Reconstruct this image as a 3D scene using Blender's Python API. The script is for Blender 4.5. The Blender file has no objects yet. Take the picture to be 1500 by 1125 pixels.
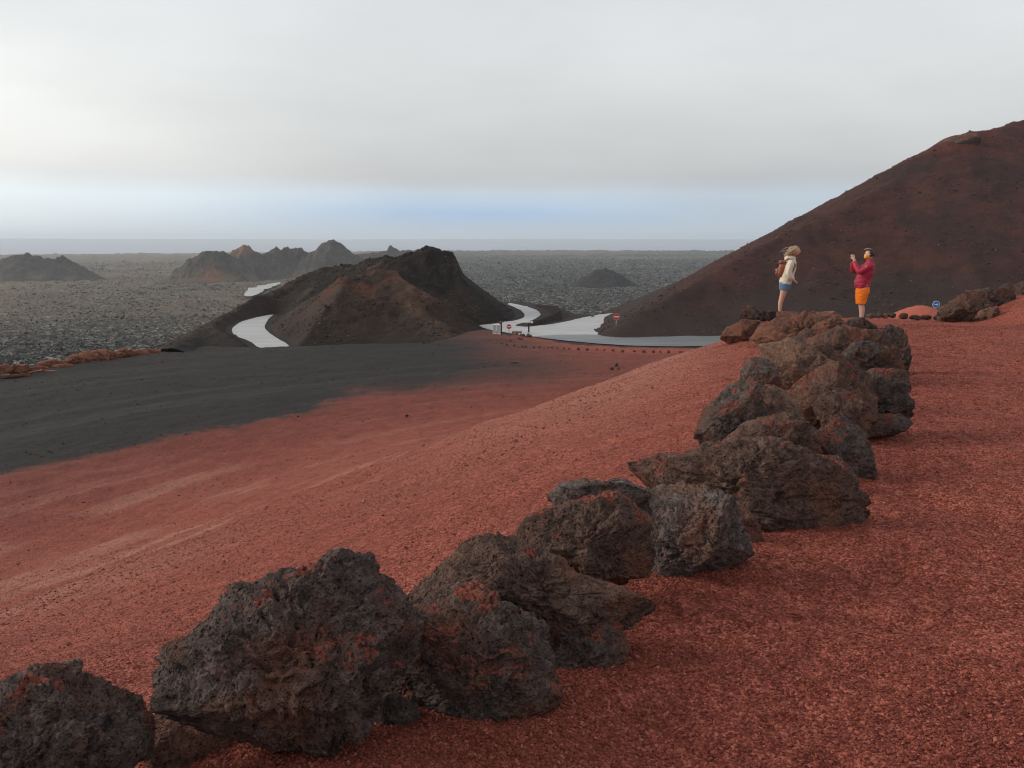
import bpy, bmesh, math, random
import numpy as np
from mathutils import Vector, Matrix
from mathutils.geometry import delaunay_2d_cdt

S = bpy.context.scene
C = S.collection
R = math.radians

# ------------------------------------------------------------------ camera
FPX = 1177.0                       # focal length in pixels of the 1500 px wide photograph
PITCH = R(10.2)
CP, SP = math.cos(PITCH), math.sin(PITCH)
cam_d = bpy.data.cameras.new('camera')
cam_d.sensor_fit = 'HORIZONTAL'
cam_d.angle = 2 * math.atan(750 / FPX)
cam_d.clip_start = 0.05
cam_d.clip_end = 40000
cam = bpy.data.objects.new('camera', cam_d)
cam.rotation_euler = (R(90) - PITCH, 0, 0)
C.objects.link(cam)
S.camera = cam

# ------------------------------------------------------------------ sky, sun, exposure
SUN_AZ, SUN_EL = R(-82), R(24)     # azimuth from +Y towards +X, elevation
W = bpy.data.worlds.new('World')
S.world = W
W.use_nodes = True


def build_world():
    nt = W.node_tree
    N, L = nt.nodes, nt.links
    N.clear()
    out = N.new('ShaderNodeOutputWorld')
    bg = N.new('ShaderNodeBackground')
    L.new(bg.outputs[0], out.inputs[0])
    tc = N.new('ShaderNodeTexCoord')
    sep = N.new('ShaderNodeSeparateXYZ')
    L.new(tc.outputs['Generated'], sep.inputs[0])

    def math_n(op, a, b=None, clamp=False):
        m = N.new('ShaderNodeMath')
        m.operation = op
        m.use_clamp = clamp
        for i, v in enumerate((a, b)):
            if v is None:
                continue
            if isinstance(v, (int, float)):
                m.inputs[i].default_value = v
            else:
                L.new(v, m.inputs[i])
        return m.outputs[0]

    def noise(scale, stretch, detail, off=(0, 0, 0)):
        mp = N.new('ShaderNodeMapping')
        mp.inputs['Scale'].default_value = stretch
        mp.inputs['Location'].default_value = off
        L.new(tc.outputs['Generated'], mp.inputs[0])
        n = N.new('ShaderNodeTexNoise')
        n.inputs['Scale'].default_value = scale
        n.inputs['Detail'].default_value = detail
        n.inputs['Roughness'].default_value = 0.5
        L.new(mp.outputs[0], n.inputs['Vector'])
        return n.outputs[0]

    def mix(f, a, b, mode='MIX'):
        m = N.new('ShaderNodeMix')
        m.data_type = 'RGBA'
        m.blend_type = mode
        if isinstance(f, (int, float)):
            m.inputs['Factor'].default_value = f
        else:
            L.new(f, m.inputs['Factor'])
        for k, v in ((6, a), (7, b)):
            if isinstance(v, tuple):
                m.inputs[k].default_value = (*v, 1)
            else:
                L.new(v, m.inputs[k])
        return m.outputs[2]

    z = sep.outputs['Z']
    n1 = noise(2.2, (1, 1, 5), 3)
    n2 = noise(5.0, (1, 1, 9), 4, (3, 1, 7))
    zz = math_n('ADD', z, math_n('MULTIPLY', math_n('SUBTRACT', n2, 0.5), 0.012))
    zc = math_n('ADD', zz, math_n('MULTIPLY', math_n('SUBTRACT', n1, 0.5), 0.03))
    # cloud deck brightness by elevation
    rp = N.new('ShaderNodeValToRGB')
    e = rp.color_ramp.elements
    e[0].position = 0.0
    e[0].color = (0.50, 0.53, 0.56, 1)
    e[1].position = 1.0
    e[1].color = (0.56, 0.575, 0.59, 1)
    for p, c in ((0.06, (0.53, 0.55, 0.575)), (0.085, (0.575, 0.585, 0.59)), (0.13, (0.655, 0.675, 0.68)), (0.19, (0.72, 0.745, 0.755)), (0.27, (0.73, 0.755, 0.775)), (0.5, (0.62, 0.64, 0.66))):
        q = e.new(p)
        q.color = (*c, 1)
    L.new(zc, rp.inputs[0])
    # clear band under the deck: physical sky mixed with pale blue sea air
    sky = N.new('ShaderNodeTexSky')
    sky.sky_type = 'NISHITA'
    sky.sun_disc = False
    sky.sun_elevation = SUN_EL
    sky.sun_rotation = SUN_AZ
    sk = mix(1.0, sky.outputs[0], (0.09, 0.09, 0.09), 'MULTIPLY')
    # deep blue gap at the middle of the view
    dx = math_n('SUBTRACT', sep.outputs['X'], -0.04)
    gx = math_n('POWER', 2.718, math_n('MULTIPLY', math_n('MULTIPLY', dx, dx), -14.0))
    dz = math_n('SUBTRACT', zz, 0.030)
    gz = math_n('POWER', 2.718, math_n('MULTIPLY', math_n('MULTIPLY', dz, dz), -2300.0))
    n4 = noise(4.0, (1, 1, 14), 4, (2, 8, 3))
    gap = math_n('MULTIPLY', math_n('MULTIPLY', gx, gz), math_n('ADD', 0.55, math_n('MULTIPLY', n4, 0.75)), True)
    band = mix(gap, (0.63, 0.72, 0.81), (0.43, 0.61, 0.86))
    band = mix(0.12, band, sk)
    mr = N.new('ShaderNodeMapRange')
    mr.interpolation_type = 'SMOOTHERSTEP'
    mr.inputs['From Min'].default_value = 0.042
    mr.inputs['From Max'].default_value = 0.078
    L.new(zz, mr.inputs['Value'])
    col = mix(mr.outputs[0], band, rp.outputs[0])
    n3 = noise(3.0, (1, 1, 3.2), 5, (5, 2, 1))
    mot = N.new('ShaderNodeMapRange')
    mot.inputs['From Min'].default_value = 0.3
    mot.inputs['From Max'].default_value = 0.7
    mot.inputs['To Min'].default_value = 0.93
    mot.inputs['To Max'].default_value = 1.06
    L.new(n3, mot.inputs['Value'])
    cmb = N.new('ShaderNodeCombineXYZ')
    for i in range(3):
        L.new(mot.outputs[0], cmb.inputs[i])
    col = mix(1.0, col, cmb.outputs[0], 'MULTIPLY')
    # thin cloud lit by the low sun at the left
    vx = math_n('SUBTRACT', sep.outputs['X'], -0.72)
    vz = math_n('SUBTRACT', z, 0.10)
    g = math_n('ADD', math_n('MULTIPLY', math_n('MULTIPLY', vx, vx), 8.0), math_n('MULTIPLY', math_n('MULTIPLY', vz, vz), 70.0))
    glow = math_n('POWER', 2.718, math_n('MULTIPLY', g, -1.0))
    glow = math_n('MULTIPLY', glow, math_n('ADD', 0.65, math_n('MULTIPLY', n1, 0.7)))
    col = mix(math_n('MULTIPLY', glow, 1.0), col, (0.48, 0.465, 0.41), 'ADD')
    L.new(col, bg.inputs[0])
    bg.inputs[1].default_value = 1.0


build_world()
sun_d = bpy.data.lights.new('sun', 'SUN')
sun_d.energy = 2.3
sun_d.angle = R(26)
sun_d.color = (1.0, 0.90, 0.78)
sun = bpy.data.objects.new('sun', sun_d)
sdir = Vector((math.sin(SUN_AZ) * math.cos(SUN_EL), math.cos(SUN_AZ) * math.cos(SUN_EL), math.sin(SUN_EL)))
sun.rotation_euler = sdir.to_track_quat('Z', 'Y').to_euler()
C.objects.link(sun)
S.view_settings.view_transform = 'Standard'
S.view_settings.look = 'None'
S.view_settings.exposure = 0.0
S.view_settings.gamma = 1.0
S.render.engine = 'CYCLES'
S.cycles.use_denoising = True
S.cycles.filter_width = 1.1
S.cycles.max_bounces = 6
S.cycles.diffuse_bounces = 3
S.cycles.volume_bounces = 1
S.cycles.use_light_tree = True


# ------------------------------------------------------------------ pixel rays (used to survey the place from the photograph)
def ray(px, py):
    xc, yc = (px - 750) / FPX, (562.5 - py) / FPX
    return np.array((xc, CP + SP * yc, -SP + CP * yc))


def P(px, py, Y):
    d = ray(px, py)
    return d * (Y / d[1])


# ------------------------------------------------------------------ noise
def _hash(a, b, c, seed):
    h = (a.astype(np.uint32) * np.uint32(374761393) + b.astype(np.uint32) * np.uint32(668265263)
         + c.astype(np.uint32) * np.uint32(2147483647) + np.uint32((seed * 1274126177) & 0xffffffff))
    h ^= h >> np.uint32(13)
    h *= np.uint32(1274126177)
    h ^= h >> np.uint32(16)
    h *= np.uint32(2246822519)
    h ^= h >> np.uint32(13)
    return h


def pn3(x, y, z, seed=0):
    xi, yi, zi = np.floor(x), np.floor(y), np.floor(z)
    xf, yf, zf = x - xi, y - yi, z - zi
    xi, yi, zi = xi.astype(np.int64), yi.astype(np.int64), zi.astype(np.int64)
    u, v, w = [t * t * t * (t * (t * 6 - 15) + 10) for t in (xf, yf, zf)]

    def g(i, j, k):
        h = _hash(xi + i, yi + j, zi + k, seed)
        gx = (h & np.uint32(1023)).astype(np.float32) / 511.5 - 1
        gy = ((h >> np.uint32(10)) & np.uint32(1023)).astype(np.float32) / 511.5 - 1
        gz = ((h >> np.uint32(20)) & np.uint32(1023)).astype(np.float32) / 511.5 - 1
        return gx * (xf - i) + gy * (yf - j) + gz * (zf - k)
    l = lambda a, b, t: a + t * (b - a)
    return l(l(l(g(0, 0, 0), g(1, 0, 0), u), l(g(0, 1, 0), g(1, 1, 0), u), v),
             l(l(g(0, 0, 1), g(1, 0, 1), u), l(g(0, 1, 1), g(1, 1, 1), u), v), w)


def pn2(x, y, seed=0):
    xi, yi = np.floor(x), np.floor(y)
    xf, yf = x - xi, y - yi
    xi, yi = xi.astype(np.int64), yi.astype(np.int64)
    u, v = [t * t * t * (t * (t * 6 - 15) + 10) for t in (xf, yf)]
    zz = np.zeros_like(xi)

    def g(i, j):
        h = _hash(xi + i, yi + j, zz, seed)
        a = (h & np.uint32(65535)).astype(np.float32) * (2 * math.pi / 65536)
        return np.cos(a) * (xf - i) + np.sin(a) * (yf - j)
    l = lambda a, b, t: a + t * (b - a)
    return l(l(g(0, 0), g(1, 0), u), l(g(0, 1), g(1, 1), u), v) * 1.4


def fbm2(x, y, octs, seed=0, gain=0.5, lac=2.03):
    s, a = 0.0, 1.0
    for o in range(octs):
        s = s + a * pn2(x, y, seed + o)
        x, y, a = x * lac + 17.3, y * lac - 9.1, a * gain
    return s


def fbm3(x, y, z, octs, seed=0, gain=0.5, lac=2.03):
    s, a = 0.0, 1.0
    for o in range(octs):
        s = s + a * pn3(x, y, z, seed + o)
        x, y, z, a = x * lac + 7.3, y * lac - 9.1, z * lac + 3.7, a * gain
    return s


def sstep(a, b, x):
    t = np.clip((x - a) / (b - a), 0, 1)
    return t * t * (3 - 2 * t)


def seg_dist(x, y, pts):
    """distance to an open polyline, and arc-length of the nearest point, and side (left > 0)"""
    best = np.full(x.shape, 1e18)
    arc = np.zeros(x.shape)
    side = np.ones(x.shape)
    acc = 0.0
    n = len(pts)
    for i in range(n - 1):
        (ax, ay), (bx, by) = pts[i], pts[i + 1]
        dx, dy = bx - ax, by - ay
        L2 = dx * dx + dy * dy
        t = ((x - ax) * dx + (y - ay) * dy) / L2
        tt = np.clip(t, 0 if i else -1e9, 1 if i < n - 2 else 1e9)
        qx, qy = ax + tt * dx, ay + tt * dy
        d = (x - qx) ** 2 + (y - qy) ** 2
        cr = dx * (y - ay) - dy * (x - ax)
        m = d < best
        best = np.where(m, d, best)
        side = np.where(m, np.sign(cr), side)
        arc = np.where(m, acc + tt * math.sqrt(L2), arc)
        acc += math.sqrt(L2)
    return np.sqrt(best), arc, side


def in_poly(x, y, poly):
    ins = np.zeros(x.shape, bool)
    n = len(poly)
    for i in range(n):
        (ax, ay), (bx, by) = poly[i], poly[(i + 1) % n]
        if ay == by:
            continue
        c = ((ay > y) != (by > y)) & (x < (bx - ax) * (y - ay) / (by - ay) + ax)
        ins ^= c
    return ins


def poly_sd(x, y, poly):
    """signed distance to a closed polygon, negative inside"""
    d, _, _ = seg_dist(x, y, [(-1e7, -1e7), (-1e7, -1e7 + 1)])
    best = np.full(x.shape, 1e18)
    n = len(poly)
    for i in range(n):
        (ax, ay), (bx, by) = poly[i], poly[(i + 1) % n]
        dx, dy = bx - ax, by - ay
        t = np.clip(((x - ax) * dx + (y - ay) * dy) / (dx * dx + dy * dy), 0, 1)
        best = np.minimum(best, (x - ax - t * dx) ** 2 + (y - ay - t * dy) ** 2)
    d = np.sqrt(best)
    return np.where(in_poly(x, y, poly), -d, d)


def smax(a, b, k):
    h = np.clip(0.5 + 0.5 * (a - b) / k, 0, 1)
    return b * (1 - h) + a * h + k * h * (1 - h)


# ------------------------------------------------------------------ terrain
EDGE = [(-9.0, -2.6), (-3.5, 0.3), (-1.4, 1.65), (0.0, 2.45), (1.0, 3.75), (2.1, 6.0), (3.05, 9.0), (4.0, 12.0), (4.95, 15.0), (5.95, 17.5), (7.6, 20.2), (9.6, 22.0), (14, 22.4), (22, 20.5), (34, 17)]
BENCH = [(-200, -40), (-80, 28), (-34, 51.5), (-30.5, 58), (-27.6, 63), (-23, 66), (-14.3, 67.5), (-7, 69), (-4.4, 78), (-2.5, 80), (-1, 76), (1.5, 70), (4.0, 67.0), (9, 65), (16, 64.2), (30, 66), (60, 72), (60, -80), (-200, -80)]
PLAT = [(-260, -150), (-200, -42), (-80, 26), (-35, 50), (-32, 60), (-30.6, 68), (-34.2, 88), (-37.5, 104), (-37, 116), (-30, 126), (-15, 128), (1, 122), (6.5, 108), (8.0, 98), (10, 97.5), (15, 105), (24, 110), (60, 135), (120, 200), (260, 260), (300, -150)]


def plateau_z(x, y):
    return -1.6 - 0.02 * y - 0.10 * sstep(7, 9.5, x) * sstep(17, 21, y) + 0.68 * sstep(11.4, 13.6, x) * sstep(10, 16, y) + 0.02 * np.clip(-y, 0, 50)


def lava_z(x, y, r):
    d = np.hypot(x - 12, y - 92)
    z = -35 + 24 * np.exp(-d / 150)
    z = z - 0.0007 * np.clip(-x - 60, 0, 900) * 10
    # the malpais ends at a rim, the far coast plain rises softly to the horizon
    z = z - 26 * sstep(2500, 3200, r)
    z = z + (64 + 14 * np.clip(-x / np.maximum(r, 1), -0.6, 0.6) * 1.0) * sstep(3800, 9200, r)
    return z


def terrain(x, y, fine=True):
    """height, and material masks, relative to the eye"""
    r = np.hypot(x, y)
    d, arc, side = seg_dist(x, y, EDGE)
    s = d * side                                   # > 0 on the slope side of the wall
    wob = 0.35 * pn2(x * 0.25, y * 0.25, 5)
    s2 = s + wob * sstep(1, 6, np.abs(s))
    zp = plateau_z(x, y)
    sl = np.where(s2 > 0, (0.355 + 0.085 * sstep(15, 26, arc)) * (np.sqrt(s2 * s2 + 0.9) - 0.949), 0.0)
    sl = sl * (1 + 0.05 * pn2(x * 0.08, y * 0.08, 8))
    zs = zp * 1.0 - sl
    zs = np.where(s2 > 0, np.minimum(zs, -1.5), zs)
    bsd = poly_sd(x, y, BENCH)
    zroad = -9.55 + 0.5 * sstep(-8, 6, x)
    floor = -8.72 + 0.12 * pn2(x * 0.06, y * 0.06, 9)
    drop = sstep(-0.8, 2.2, bsd) * np.where(x < 2, 1.0, np.clip(1 - (x - 2) / 3, 0, 1))
    zr2 = np.where(x < 2, zroad, np.minimum(floor - 0.0, zroad))
    lowx = sstep(1.0, 6.0, x)
    floor_bench = floor * (1 - lowx) + lowx * (-8.78 - 0.25 * sstep(-7, 0, bsd))
    base = floor_bench + (zroad - floor_bench) * sstep(-0.8, 2.4, bsd)
    platd = poly_sd(x, y, PLAT)
    zl = lava_z(x, y, r)
    amp = sstep(2, 25, platd)
    lav_n = 0.0
    if fine:
        f1 = fbm2(x * 0.016, y * 0.016, 3, 21)
        f2 = fbm2(x * 0.075, y * 0.075, 4, 25, 0.55)
        f3 = 1 - np.abs(fbm2(x * 0.22, y * 0.22, 3, 31, 0.6)) * 2
        lav_n = (1.7 * f1 + 1.15 * f2 + 0.42 * f3) * (1 + 1.2 * sstep(600, 2500, r)) * (1 - 0.7 * sstep(2600, 3200, r))
        lav_n = lav_n + 9 * fbm2(x * 0.0007, y * 0.0011, 3, 41) * sstep(3500, 7000, r)
    zlav = zl + lav_n * amp
    outer = base - 0.55 * np.clip(platd, 0, 1e9)
    low = smax(np.where(platd > 0, outer, base), np.where(platd > 0, zlav, -99.0), 1.2)
    low = np.where(platd > 0, low, base)
    z = smax(zs, low, 2.2)
    far = (r > 140) | (platd > 6)
    z = np.where(far, low, z)
    near = sstep(60, 20, r)
    onslope = sstep(0.2, 2.5, s)
    if fine:
        nn = fbm2(x * 0.9, y * 0.9, 3, 51) * 0.022 + fbm2(x * 5, y * 5, 3, 55, 0.6) * 0.008
        gr = pn2(x * 26, y * 26, 61) * 0.0045 + pn2(x * 55, y * 55, 63) * 0.003
        # raking and footprints on the path
        rake = pn2(x * 1.1 + 3, y * 2.6, 65) * 0.024 + np.clip(pn2(x * 2.7, y * 3.6, 67), -1, 0) * 0.040 + np.clip(pn2(x * 5.2, y * 5.2, 69) + 0.1, -1, 0) * 0.022
        lump = np.clip(fbm2(x * 11, y * 11, 2, 71), 0.1, 2) * 0.014
        z = z + near * (nn + gr * sstep(12, 5, r) + rake * (1 - onslope) + lump * onslope * sstep(1.0, 2.5, s))
        z = z + (1 - sstep(4, 9, platd)) * sstep(8, 20, r) * (fbm2(x * 0.5, y * 0.5, 4, 75, 0.6) * 0.05)
    return z, dict(s=s, arc=arc, bsd=bsd, platd=platd, r=r)


def gz(x, y):
    z, _ = terrain(np.array([float(x)]), np.array([float(y)]), False)
    return float(z[0])


def on_ground(px, py, t0=1.0, t1=4000.0):
    """first hit of the pixel ray with the smooth terrain"""
    d = ray(px, py)
    t = np.geomspace(t0, t1, 6000)
    x, y, z = d[0] * t, d[1] * t, d[2] * t
    g, _ = terrain(x, y, False)
    hit = np.nonzero(z < g)[0]
    i = hit[0] if len(hit) else len(t) - 1
    return np.array((x[i], y[i], g[i]))


# ------------------------------------------------------------------ mesh and material helpers
def mesh_from(name, v, f, smooth=True):
    me = bpy.data.meshes.new(name)
    v = np.asarray(v, np.float32)
    f = np.asarray(f, np.int32)
    me.vertices.add(len(v))
    me.vertices.foreach_set('co', v.ravel())
    k = f.shape[1]
    me.loops.add(f.size)
    me.loops.foreach_set('vertex_index', f.ravel())
    me.polygons.add(len(f))
    me.polygons.foreach_set('loop_start', np.arange(0, f.size, k, dtype=np.int32))
    me.update(calc_edges=True)
    me.polygons.foreach_set('use_smooth', np.full(len(f), smooth))
    me.validate()
    return me


def col_attr(me, name, arr):
    a = me.attributes.new(name, 'FLOAT_COLOR', 'POINT')
    q = np.ones((len(me.vertices), 4), np.float32)
    for i, c in enumerate(arr):
        q[:, i] = c
    a.data.foreach_set('color', q.ravel())


def link(name, me, mat=None, parent=None, loc=None):
    o = bpy.data.objects.new(name, me)
    if mat:
        me.materials.append(mat)
    if loc is not None:
        o.location = loc
    if parent:
        o.parent = parent
    C.objects.link(o)
    return o


def tag(o, label=None, cat=None, group=None, kind=None):
    for k, v in (('label', label), ('category', cat), ('group', group), ('kind', kind)):
        if v:
            o[k] = v
    return o


def empty(name, loc, label, cat, group=None, rz=0.0):
    o = bpy.data.objects.new(name, None)
    o.empty_display_size = 0.2
    o.location = loc
    o.rotation_euler = (0, 0, rz)
    C.objects.link(o)
    return tag(o, label, cat, group)


class NT:
    """tiny node-building helper"""
    def __init__(self, name):
        self.m = bpy.data.materials.new(name)
        self.m.use_nodes = True
        self.t = self.m.node_tree
        self.N, self.L = self.t.nodes, self.t.links
        self.b = self.N['Principled BSDF']
        self.tc = self.N.new('ShaderNodeTexCoord')

    def put(self, sock, v):
        if isinstance(v, (int, float)):
            sock.default_value = v
        elif isinstance(v, tuple):
            sock.default_value = (*v, 1) if len(v) == 3 and sock.type == 'RGBA' else v
        else:
            self.L.new(v, sock)

    def math(self, op, a, b=None, clamp=False):
        m = self.N.new('ShaderNodeMath')
        m.operation = op
        m.use_clamp = clamp
        self.put(m.inputs[0], a)
        if b is not None:
            self.put(m.inputs[1], b)
        return m.outputs[0]

    def coord(self, scale=(1, 1, 1), kind='Object', rand=False):
        mp = self.N.new('ShaderNodeMapping')
        mp.inputs['Scale'].default_value = scale
        self.L.new(self.tc.outputs[kind], mp.inputs[0])
        if rand:
            oi = self.N.new('ShaderNodeObjectInfo')
            self.L.new(self.math('MULTIPLY', oi.outputs['Random'], 37.0), mp.inputs['Location'])
        return mp.outputs[0]

    def noise(self, vec, scale, detail=4, rough=0.55, dist=0.0):
        n = self.N.new('ShaderNodeTexNoise')
        self.L.new(vec, n.inputs['Vector'])
        n.inputs['Scale'].default_value = scale
        n.inputs['Detail'].default_value = detail
        n.inputs['Roughness'].default_value = rough
        n.inputs['Distortion'].default_value = dist
        return n.outputs[0]

    def voro(self, vec, scale, out='Distance', feature='F1', rnd=1.0):
        n = self.N.new('ShaderNodeTexVoronoi')
        n.feature = feature
        self.L.new(vec, n.inputs['Vector'])
        n.inputs['Scale'].default_value = scale
        n.inputs['Randomness'].default_value = rnd
        return n.outputs[out]

    def mix(self, f, a, b, mode='MIX'):
        m = self.N.new('ShaderNodeMix')
        m.data_type = 'RGBA'
        m.blend_type = mode
        self.put(m.inputs['Factor'], f)
        self.put(m.inputs[6], a)
        self.put(m.inputs[7], b)
        return m.outputs[2]

    def rng(self, v, a, b, lo=0.0, hi=1.0):
        m = self.N.new('ShaderNodeMapRange')
        m.interpolation_type = 'SMOOTHSTEP'
        self.put(m.inputs['Value'], v)
        for k, q in (('From Min', a), ('From Max', b), ('To Min', lo), ('To Max', hi)):
            m.inputs[k].default_value = q
        return m.outputs[0]

    def attr(self, name):
        a = self.N.new('ShaderNodeAttribute')
        a.attribute_name = name
        s = self.N.new('ShaderNodeSeparateColor')
        self.L.new(a.outputs['Color'], s.inputs[0])
        return s.outputs[0], s.outputs[1], s.outputs[2], a.outputs['Alpha']

    def bump(self, h, strength, dist, prev=None):
        n = self.N.new('ShaderNodeBump')
        n.inputs['Strength'].default_value = strength
        n.inputs['Distance'].default_value = dist
        self.L.new(h, n.inputs['Height'])
        if prev is not None:
            self.L.new(prev, n.inputs['Normal'])
        return n.outputs[0]

    def done(self, col, rough=0.9, spec=0.3, normal=None):
        self.put(self.b.inputs['Base Color'], col)
        self.put(self.b.inputs['Roughness'], rough)
        self.put(self.b.inputs['Specular IOR Level'], spec)
        if normal is not None:
            self.L.new(normal, self.b.inputs['Normal'])
        return self.m


def mat_plain(name, col, rough=0.6, spec=0.4, var=0.12, scale=30, bump=0.0, metal=0.0):
    n = NT(name)
    v = n.coord(rand=False)
    a = n.noise(v, scale, 4)
    dark = tuple(c * (1 - var) for c in col)
    light = tuple(min(1, c * (1 + var)) for c in col)
    nm = n.bump(a, bump, 0.01) if bump else None
    n.b.inputs['Metallic'].default_value = metal
    return n.done(n.mix(a, dark, light), rough, spec, nm)


RED_D, RED_M, RED_L = (0.115, 0.022, 0.013), (0.290, 0.067, 0.043), (0.47, 0.145, 0.100)


def mat_ground():
    n = NT('volcanic_ground')
    v = n.coord()
    black, lava, dust_and_light, tint = n.attr('mask')
    g1 = n.voro(v, 80, 'Color')
    sc = n.N.new('ShaderNodeSeparateColor')
    n.L.new(g1, sc.inputs[0])
    g2 = n.noise(v, 9, 5, 0.65)
    g3 = n.noise(v, 1.3, 4, 0.6)
    sc2 = n.N.new('ShaderNodeSeparateColor')
    n.L.new(n.voro(v, 24, 'Color'), sc2.inputs[0])
    g4 = n.noise(v, 30, 4, 0.7)
    grain = n.math('ADD', n.math('ADD', n.math('MULTIPLY', sc.outputs[0], 0.40), n.math('MULTIPLY', sc2.outputs[0], 0.16)), n.math('MULTIPLY', n.math('ADD', g2, g4), 0.22))
    grain = n.rng(grain, 0.16, 0.80)
    red = n.mix(n.rng(grain, 0.0, 0.6), RED_D, RED_M)
    red = n.mix(n.rng(grain, 0.6, 1.0), red, RED_L)
    red = n.mix(n.rng(g3, 0.38, 0.66), red, n.mix(1.0, red, (0.80, 0.76, 0.76), 'MULTIPLY'))
    red = n.mix(n.math('MULTIPLY', n.rng(n.noise(v, 4.2, 4, 0.65), 0.52, 0.68), 0.5), red, n.mix(1.0, red, (0.72, 0.68, 0.68), 'MULTIPLY'))
    red = n.mix(tint, red, n.mix(1.0, red, (0.55, 0.52, 0.56), 'MULTIPLY'))
    dust_light_col = n.mix(n.rng(grain, 0.05, 0.95), (0.17, 0.066, 0.046), (0.56, 0.275, 0.20))
    red = n.mix(dust_and_light, red, dust_light_col)  # pale scoria dust, plus brightness of the upper slope painted into the colour
    bl = n.mix(n.rng(grain, 0.2, 0.85), (0.006, 0.0056, 0.0055), (0.032, 0.0295, 0.0285))
    bl = n.mix(n.math('MULTIPLY', n.rng(g3, 0.42, 0.7), 0.8), bl, n.mix(grain, (0.009, 0.0078, 0.0073), (0.043, 0.035, 0.0325)))
    bl = n.mix(n.math('MULTIPLY', dust_and_light, 0.35), bl, (0.13, 0.12, 0.115))
    col = n.mix(black, red, bl)
    # lava field: dark clinker with pale lichen
    l1 = n.noise(v, 0.11, 6, 0.7)
    l2 = n.noise(v, 0.55, 5, 0.75)
    l3 = n.noise(v, 0.012, 4, 0.6)
    lv = n.mix(n.rng(l2, 0.3, 0.7), (0.012, 0.012, 0.013), (0.085, 0.080, 0.074))
    l4 = n.noise(v, 1.5, 4, 0.75)
    lich = n.math('MULTIPLY', n.rng(l1, 0.36, 0.62), n.math('MULTIPLY', n.rng(l2, 0.47, 0.60), n.rng(l4, 0.38, 0.56)))
    lv = n.mix(n.rng(l4, 0.35, 0.6), n.mix(1.0, lv, (0.4, 0.4, 0.4), 'MULTIPLY'), lv)
    lv = n.mix(lich, lv, (0.50, 0.49, 0.43))
    lv = n.mix(n.math('MULTIPLY', n.rng(l3, 0.4, 0.62), 0.3), lv, (0.035, 0.033, 0.034))
    lv = n.mix(n.math('MULTIPLY', dust_and_light, n.rng(l2, 0.25, 0.65, 0.45, 1.0)), lv, (0.205, 0.155, 0.105))
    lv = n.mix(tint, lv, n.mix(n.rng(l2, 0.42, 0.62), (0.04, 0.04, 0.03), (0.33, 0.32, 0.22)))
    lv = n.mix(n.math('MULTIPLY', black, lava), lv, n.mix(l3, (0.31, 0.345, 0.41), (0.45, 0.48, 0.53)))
    col = n.mix(lava, col, lv)
    # relief: clinker grain close by, rubble further out
    h = n.math('ADD', n.math('MULTIPLY', n.voro(v, 80), -0.9), n.math('MULTIPLY', n.noise(v, 120, 3), 0.4))
    nb = n.bump(h, 0.9, 0.016)
    nb = n.bump(n.noise(v, 14, 4, 0.65), 0.4, 0.03, nb)
    nb2 = n.bump(l2, 1.0, 1.2)
    nb2 = n.bump(n.noise(v, 2.4, 4, 0.7), 0.8, 0.35, nb2)
    mx = n.N.new('ShaderNodeMix')
    mx.data_type = 'VECTOR'
    n.L.new(lava, mx.inputs['Factor'])
    n.L.new(nb, mx.inputs[4])
    n.L.new(nb2, mx.inputs[5])
    return n.done(col, 0.93, 0.25, mx.outputs[1])


BLACK_LINE = [(-120, -60), (-45, 10), (-19.5, 28), (-15.5, 33.5), (-11.5, 40), (-7.5, 44.5), (-3.0, 46.8), (1.2, 50.0), (2.8, 57), (2.0, 64), (-0.5, 74), (1.0, 90), (20, 140), (-300, 200), (-400, -60)]


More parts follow.
